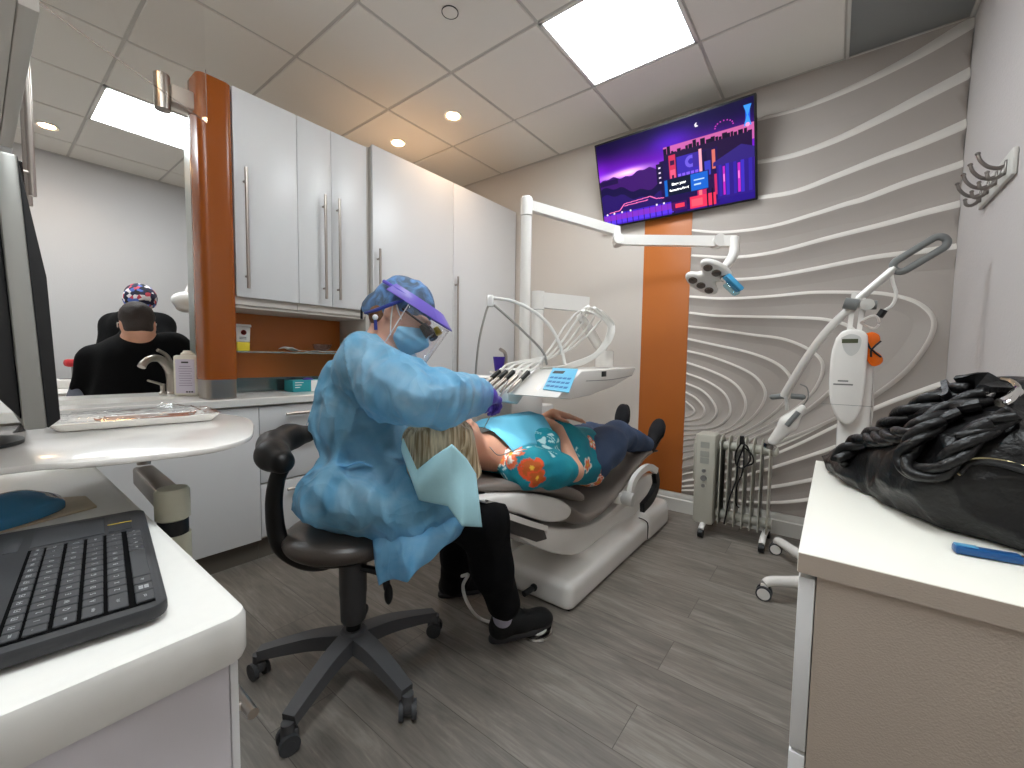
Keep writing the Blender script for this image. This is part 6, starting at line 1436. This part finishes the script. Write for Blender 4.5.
# hair
def hairmat():
    m = mat('blonde_hair', rgb(196, 172, 132), .5); t = NT(m); p = t.n['Principled BSDF']; tc = t.new('ShaderNodeTexCoord'); mp = t.new('ShaderNodeMapping'); mp.inputs['Scale'].default_value = (60, 60, 5); mp.inputs['Rotation'].default_value = (0, .15, 0); t.link(tc.outputs['Object'], mp.inputs['Vector'])
    v = t.new('ShaderNodeTexNoise'); v.inputs['Scale'].default_value = 1.6; v.inputs['Detail'].default_value = 4; t.link(mp.outputs[0], v.inputs['Vector']); cr = t.new('ShaderNodeValToRGB'); e = cr.color_ramp.elements; e[0].position = .35; e[0].color = rgb(158, 130, 92); e[1].position = .62; e[1].color = rgb(240, 223, 188); t.link(v.outputs['Fac'], cr.inputs[0]); t.link(cr.outputs[0], p.inputs['Base Color'])
    bp = t.new('ShaderNodeBump'); bp.inputs['Strength'].default_value = .6; bp.inputs['Distance'].default_value = .004; t.link(v.outputs['Fac'], bp.inputs['Height']); t.link(bp.outputs[0], p.inputs['Normal']); return m
f = SDF((-1.4, .62, .45), (-.75, 1.25, .95), .0048); Rhp = np.array([Rp, Fp, Up]).T
f.ell(PH+Up*.038-Fp*.022, (.086, .092, .090), Rhp, k=0)
f.cap(PH+Up*.05-Fp*.02, U(432, 445, d=1.33), .08, .06, k=.04)
hs_ = [U(418, 440, d=1.30), U(430, 435, d=1.27), U(445, 432, d=1.28), U(458, 435, d=1.33)]; he_ = [U(418, 474, d=1.27), U(430, 470, d=1.25), U(447, 472, d=1.26), U(472, 472, d=1.36)]
for a_, b_ in zip(hs_, he_): f.cap(a_, b_, .048, .030, k=.03)
f.disp(lambda P: folds(P, (0, .1, 1), 38, .005, 2))
f.ell(PH+Fp*.06-Up*.045, (.075, .09, .10), Rhp, k=.01, mode='s')
f.build('hair', hairmat(), pt)
# bib over the chest
bc = [U(486, 440, x=-.93), U(489, 418, x=-1.13), U(547, 417, x=-1.08), U(527, 444, x=-.88)]
def bibf(u, v):
    x = -.885-.27*u; y = 1.17+.30*v+.05*u*(v-.3); z = .792+.030*math.sin(PI*min(1, u*1.0))-.085*max(0, .35-u)/.35*(.6+.4*v)-.03*max(0, .30-v)/.30
    return [x, y, z+.004*math.sin(u*14+v*5)]
t = MB().grid(bibf, 26, 26, .0018).build('dental_bib', mat('bib_blue', rgb(108, 196, 226), .7, bump=.1, bscale=200), smooth=180); tag(t, 'light blue paper bib lying over the chest of the patient', 'bib')
t = MB().tube([U(519, 448, x=-.86), U(510, 452, x=-.87), U(498, 455, x=-.90), U(490, 447, x=-.95)], .002, 6).build('bib_chain', m_steel); tag(t, 'fine chain holding the paper bib around the neck of the patient', 'chain')
# turquoise paper cover draped over the headrest
def cov(u, v):
    T_ = [(403, 438, 1.20), (417, 470, 1.16), (434, 456, 1.12), (452, 444, 1.10), (466, 458, 1.14), (476, 474, 1.2)]
    B_ = [(406, 462, 1.21), (419, 500, 1.19), (432, 503, 1.165), (448, 506, 1.14), (462, 526, 1.145), (482, 527, 1.19)]
    def pl(L, s_):
        s_ = s_*(len(L)-1); i = min(int(s_), len(L)-2); a = np.array(L[i]); b = np.array(L[i+1]); return a+(b-a)*(s_-i)
    a = pl(T_, u); b = pl(B_, u); w = a*(1-v)+b*v; return U(w[0]-3*math.sin(PI*v)*(u < .2), w[1], d=w[2]-.012*math.sin(PI*v)+.006*math.sin(u*9+v*4))
t = MB().grid(cov, 40, 20, .0018).build('headrest_cover', mat('turquoise_paper', rgb(184, 234, 246), .75, bump=.12, bscale=60), smooth=180); tag(t, 'pale turquoise paper cover draped beside the head of the patient', 'paper cover')
# ---------------------------------------------------------------- two people beyond the glass
def neigh(c, s, capped):
    pass
p1 = thing('person', 'person in black with dark hair and grey sleeve seen from behind beyond the sink', 'person', (-3.3, .52, .4))
hc = U(137, 321, d=2.42); F1, U1, R1_ = basis((-.95, .1, -.35), (-.3, 0, 1)); R1_ = R1_
f = SDF((-4.0, -.1, .45), (-2.95, 1.25, 1.55), .010)
head_sdf(f, hc-U1*.02, F1, U1, R1_)
sA_, sB_ = U(97, 362, d=2.40), U(172, 348, d=2.52); tor = U(132, 420, d=2.45)
f.cap(hc-U1*.08-F1*.02, (sA_+sB_)/2+Z1*.02, .06, .075, k=.04); f.chain([sA_, (sA_+sB_)/2, sB_], [.07, .09, .07], k=.06); f.chain([(sA_+sB_)/2-Z1*.05, tor-Z1*.15], [.13, .15], k=.08)
e1_ = U(84, 398, d=2.36); w1_ = U(104, 402, d=2.62); e2_ = U(196, 375, d=2.75); w2_ = U(190, 385, d=3.0)
f.chain([sA_, e1_, w1_], [.06, .05, .035], k=.03); f.chain([sB_, e2_, w2_], [.06, .05, .035], k=.03)
hand_sdf(f, w1_, (-1, .2, 0), (0, 0, -1), (0, 1, 0)); hand_sdf(f, w2_, (-1, .0, 0), (0, 0, -1), (0, -1, 0))
f.build('body', m_skinp, p1)
f = SDF((-4.0, -.1, .45), (-2.95, 1.25, 1.55), .010)
f.chain([sA_, (sA_+sB_)/2-Z1*.01, sB_], [.085, .105, .085], k=.06); f.chain([(sA_+sB_)/2-Z1*.05, tor, tor-Z1*.2], [.17, .19, .19], k=.08); f.chain([sA_, lerp(sA_, e1_, .7)], [.085, .075], k=.04); f.chain([sB_, e2_], [.085, .065], k=.04)
f.chain([sA_+(sB_-sA_)*.2-Z1*.1, tor-(sB_-sA_)*.25-Z1*.1], [.1, .12], k=.06)
f.cap((sA_+sB_)/2+Z1*.05-F1*.01, (sA_+sB_)/2+Z1*.125+F1*.0, .082, .070, k=.03)
f.disp(lambda P: folds(P, (0, 0, 1), 7, .008, 6)); f.build('black_shirt', m_scrub, p1)
f = SDF(e1_-.25, e1_+.25, .008); f.chain([lerp(sA_, e1_, .68), e1_, lerp(e1_, w1_, .7)], [.074, .066, .05], k=.02); f.build('grey_sleeve', mat('grey_sleeve', rgb(120, 126, 142), .8), p1)
f = SDF(hc-.2, hc+.2, .006); Rr = np.array([R1_, F1, U1]).T; f.ell(hc+U1*.018-F1*.018, (.080, .098, .088), Rr, k=0); f.ell(hc-U1*.062-F1*.03, (.064, .07, .05), Rr, k=.03); f.plane_cut(hc+F1*.03-U1*.03, F1*.8-U1*.35, .01); f.plane_cut(hc-U1*.10, -U1, .02); f.disp(lambda P: vnoise(P, 90, 2)*.002); f.build('hair', mat('dark_hair', rgb(52, 42, 38), .6, bump=.5, bscale=200), p1)
lt_ = MB().tube([hc-R1_*.082-U1*.02+F1*.05, hc-R1_*.084-U1*.015, hc-R1_*.07-U1*.03-F1*.02], .003, 6).tube([hc+R1_*.082-U1*.02+F1*.05, hc+R1_*.084-U1*.015, hc+R1_*.07-U1*.03-F1*.02], .003, 6).build('mask_loops', m_white, p1)
p2 = thing('person', 'person in black wearing a colourful flowered cap beyond the sink, facing this room', 'person', (-4.1, .72, .6))
hc2 = U(140, 300, d=3.0); F2, U2, R2_ = basis((.75, -.1, -.65), (.5, 0, 1))
f = SDF((-4.6, .1, .5), (-3.5, 1.4, 1.75), .011)
head_sdf(f, hc2-U2*.03, F2, U2, R2_); sC_, sD_ = U(116, 326, d=3.05), U(160, 326, d=3.05); mid = (sC_+sD_)/2
f.cap(hc2-U2*.1, mid, .055, .07, k=.04); f.chain([sC_, mid, sD_], [.07, .09, .07], k=.06); f.chain([mid-Z1*.05, mid-Z1*.5], [.13, .14], k=.08); f.chain([sD_, U(167, 352, d=2.95), U(160, 372, d=2.85)], [.055, .045, .03], k=.03); f.chain([sC_, U(108, 352, d=2.95), U(115, 368, d=2.85)], [.055, .045, .03], k=.03)
f.build('body', m_skinp, p2)
f = SDF((-4.6, .1, .5), (-3.5, 1.4, 1.75), .011)
f.chain([sC_, mid-Z1*.01, sD_], [.088, .10, .088], k=.06); f.chain([mid-Z1*.05, mid-Z1*.5], [.165, .18], k=.08); f.chain([sD_, lerp(sD_, U(167, 352, d=2.95), .9)], [.085, .07], k=.04); f.chain([sC_, lerp(sC_, U(108, 352, d=2.95), .9)], [.085, .07], k=.04); f.cap(mid+Z1*.04, mid+Z1*.08, .07, .065, k=.03)
f.build('black_top', m_scrub, p2)
m = mat('flower_cap', (1, 1, 1, 1), .7); t_ = NT(m); p_ = t_.n['Principled BSDF']; tc = t_.new('ShaderNodeTexCoord'); vo = t_.new('ShaderNodeTexVoronoi'); vo.inputs['Scale'].default_value = 42; t_.link(tc.outputs['Object'], vo.inputs['Vector'])
cr = t_.new('ShaderNodeValToRGB'); cr.color_ramp.interpolation = 'CONSTANT'; e = cr.color_ramp.elements; e[0].position = 0; e[0].color = rgb(26, 28, 60); e[1].position = .42; e[1].color = rgb(200, 70, 90)
for ps_, c_ in ((.55, (232, 225, 230)), (.72, (80, 110, 190)), (.85, (20, 20, 30))): x_ = e.new(ps_); x_.color = rgb(*c_)
sx_n = t_.new('ShaderNodeSeparateColor'); t_.link(vo.outputs['Color'], sx_n.inputs[0]); t_.link(sx_n.outputs[0], cr.inputs[0]); t_.link(cr.outputs[0], p_.inputs['Base Color'])
f = SDF(hc2-.2, hc2+.2, .006); Rr = np.array([R2_, F2, U2]).T; f.ell(hc2+U2*.01-F2*.01, (.095, .108, .098), Rr, k=0); f.disp(lambda P: folds(P, U2, 20, .006, 2)); f.plane_cut(hc2+F2*.09-U2*.0, F2*.5-U2*.8, .01); f.build('flowered_cap', m, p2)
f = SDF(hc2-.2, hc2+.2, .007); f.ell(hc2+F2*.045-U2*.085, (.07, .07, .055), Rr, k=0); f.plane_cut(hc2-U2*.04, U2, .004); f.build('face_mask', m_mask, p2)
f = SDF((-3.75, .1, -.02), (-3.0, .95, .75), .014)
for s_ in (-.09, .09): f.chain([tor+np.array([0, s_, -.2]), (tor[0]-.02, tor[1]+s_, .45), (tor[0], tor[1]+s_, .03)], [.13, .10, .07], k=.04)
f.plane_cut((0, 0, .002), -Z1, .003); f.build('trousers', m_scrub, p1)
# things in the room beyond
t = thing('side_counter', 'low white counter with small equipment in the room beyond, left of the person in black', 'counter', (-4.2, .02, 0))
box('top', (-4.7, -.35, .78), (-3.62, .42, .81), m_white, t, bev=.004); box('body', (-4.68, -.33, 0), (-3.64, .40, .78), m_beige, t)
c = U(67, 379, d=2.85); c[2] = .8105
t2 = thing('desk_device', 'small white device with a dark display on the counter in the room beyond', 'device', c); MB().obox(c+Z1*.03, X1, Y1, Z1, (.16, .13, .06), .012).build('body', m_white, t2); MB().obox(c+Z1*.0605, X1, Y1, Z1, (.09, .07, .002)).build('display', m_black, t2)
c = U(74, 363, d=3.0); t = MB().obox(c, X1, Y1, Z1, (.10, .10, .055), .02).build('red_cushion', mat('red_plastic', rgb(200, 50, 55), .5)); t.name = 'red_pad'; tag(t, 'small red pad standing behind the person in black in the room beyond', 'pad')
MB().cyl(c-Z1*.027, (c[0], c[1], .8105), .015).build('pad_stem', m_grey, t)
c = U(187, 301, d=3.2); t = thing('far_dental_light', 'white dental light head in the room beyond next to the metal post', 'dental light', c)
f = SDF(c-.16, c+.16, .008); f.ell(c, (.05, .10, .07), k=0); f.ell(c-Z1*.06, (.04, .07, .03), k=.02); f.build('lamp_head', m_wht2, t); MB().tube([c+Z1*.05, c+np.array([.0, .12, .35]), (c[0], c[1]+.12, ZC-.002)], .022, 12, 0).build('ceiling_arm', m_wht2, t)
# ================= handbag
m_lea = mat('black_leather', rgb(8, 7, 8), .40, bump=.4, bscale=60)
hb = thing('handbag', 'slouchy black leather handbag with braided handles on the white cabinet', 'handbag', (.25, .95, RZ))
fl_ = [U(u, v, z=RZ+.002) for u, v in ((841, 470), (872, 490), (915, 513), (955, 532), (1000, 544), (1050, 552))]
FH = FWD*np.array([1, 1, 0]); FH /= np.linalg.norm(FH)
rs_ = [.022, .040, .062, .082, .098, .102]
f = SDF((-.15, .50, RZ-.03), (.60, 1.75, RZ+.42), .005)
ry_ = [a*np.array([1, 1, 0])/np.linalg.norm(a[:2]) for a in fl_]
lo_c = [a+q*r*.85+Z1*r*.82 for a, r, q in zip(fl_, rs_, ry_)]
f.chain(lo_c, rs_, k=.04)
f.chain([lo_c[0]+ry_[0]*.05, lo_c[1]+ry_[1]*.08+Z1*.012, lo_c[2]+ry_[2]*.10+Z1*.018, lo_c[3]+ry_[3]*.11+Z1*.032, lo_c[4]+ry_[4]*.12+Z1*.038, lo_c[5]+ry_[5]*.12+Z1*.036], [.02, .034, .060, .076, .084, .084], k=.06)
f.chain([lo_c[3]+ry_[3]*.06+Z1*.075, lo_c[4]+ry_[4]*.07+Z1*.095, lo_c[5]+ry_[5]*.07+Z1*.09], [.03, .042, .042], k=.05)
f.chain([lo_c[3]-FH*.015+RIGHT*.03-Z1*.01, lo_c[4]-FH*.02, lo_c[5]-FH*.02], [.070, .090, .095], k=.02)
def lw(P):
    return folds(P, (.5, -.5, -.35), 10, .010, 3)+folds(P, (1, -.3, .6), 19, .006, 8)-.010*(1-np.abs(vnoise(P*np.array([1, 1, .6]), 14, 5)))**6
f.disp(lw); f.plane_cut((0, 0, RZ+.001), -Z1, .004); f.plane_cut((XR-.018, 0, 0), X1, .004)
bg = f.build('bag_body', m_lea, hb); BV, _ = f.mesh()
def H(u, v, off=.012, dflt=.8):
    o = np.array([0, 0, CAM_H]); ry = RM @ np.array([(u-512)/FPX, -(v-384)/FPX, 1.0]); r1 = ry/np.linalg.norm(ry); w_ = BV-o; t = w_@r1; dd = np.linalg.norm(w_-t[:, None]*r1, axis=1); nv = np.where(dd < .010)[0]
    return o+r1*(t[nv].min()-off) if len(nv) else U(u, v, d=dflt)
def braid(path, r, name, parent, tw=26):
    P = smooth_path(path, 10); N = len(P); s = [0]
    for i in range(1, N): s.append(s[-1]+np.linalg.norm(P[i]-P[i-1]))
    m_ = MB(); x = None; fr = []
    for i, p in enumerate(P):
        d = P[min(i+1, N-1)]-P[max(i-1, 0)]; d /= np.linalg.norm(d)
        if x is None: x, y, _ = frame(d)
        else: x = x-d*(x@d); x /= np.linalg.norm(x); y = np.cross(d, x)
        fr.append((x.copy(), y.copy()))
    for k in range(3):
        m_.tube([p+r*.62*(math.cos(s[i]*tw*2+k*2*PI/3)*fr[i][0]+math.sin(s[i]*tw*2+k*2*PI/3)*fr[i][1]) for i, p in enumerate(P)], r*.62, 8, 0)
    return m_.build(name, m_lea, parent, smooth=180)
braid([H(838, 462), H(852, 446), H(880, 432), H(900, 418), H(925, 405), H(950, 395), H(972, 390)], .015, 'braided_handle', hb)
braid([H(870, 440), H(895, 436), H(920, 428), H(945, 412), H(968, 402), H(985, 396)], .013, 'braided_handle', hb)
braid([H(940, 420), H(915, 440), H(905, 458), H(915, 472), H(938, 471), H(955, 456), H(972, 440), H(992, 424)], .0125, 'braided_handle', hb)
braid([H(960, 440), H(980, 430), H(1000, 420), H(1015, 414)], .011, 'braided_handle', hb)
MB().tube([H(896, 424), H(930, 412), H(958, 408), H(980, 404)], .010, 10).tube([H(905, 432), H(935, 422), H(960, 412)], .008, 10).build('rolled_strap', m_lea, hb)
sp_ = [H(962, 388), H(985, 386), H(1005, 390)]
MB().sweep(sp_, [(-.022, -.004), (.022, -.004), (.022, .004), (-.022, .004)], -FWD, 5).build('strap_tab', m_lea, hb)
MB().lathe([(.009, 0), (.008, .003), (0, .004)], H(988, 393, .018), -FWD, 20).build('rivet', m_chrome, hb)
MB().sweep([H(950, 388), H(952, 400), H(946, 404)], [(-.018, -.004), (.018, -.004), (.018, .004), (-.018, .004)], -FWD, 5).build('strap_loop', m_lea, hb)
MB().tube([H(1002, 379), H(1012, 382), H(1018, 390), H(1010, 402), H(1000, 400)], .004, 8).tube([H(1018, 392), H(1010, 398), H(1000, 403)], .007, 8).build('metal_ring', m_chrome, hb)
zp = [H(u, v, .003, .55) for u, v in ((957, 473), (968, 463), (985, 461), (1005, 464), (1023, 469), (1040, 474))]
PZ = smooth_path(zp, 22); mz = MB()
for i in range(0, len(PZ)-1, 1):
    d = PZ[i+1]-PZ[i]; d /= np.linalg.norm(d); s_ = np.cross(d, FWD); s_ /= np.linalg.norm(s_); mz.obox(PZ[i]+s_*(.0022 if i % 2 else -.0022), d, s_, np.cross(d, s_), (.0016, .006, .002))
ztape = MB().tube(zp, .0085, 8, 8, flat=.45).build('zip_tape', m_black, hb)
mz.build('zip_teeth', mat('brass_zip', rgb(205, 192, 150), .3, metal=1), ztape)
# ------------------------------------------------------------------ render look
w = bpy.data.worlds.new('world'); S.world = w; w.use_nodes = True; w.node_tree.nodes['Background'].inputs[0].default_value = (.5, .5, .5, 1); w.node_tree.nodes['Background'].inputs[1].default_value = .2
vs_ = S.view_settings; vs_.view_transform = 'Standard'; vs_.look = 'None'; vs_.gamma = 1; vs_.exposure = .35; vs_.use_curve_mapping = False
S.cycles.max_bounces = 10; S.cycles.diffuse_bounces = 6; S.cycles.transparent_max_bounces = 24; S.cycles.sample_clamp_indirect = 8
S.cycles.use_denoising = True; S.cycles.caustics_reflective = False; S.cycles.caustics_refractive = False
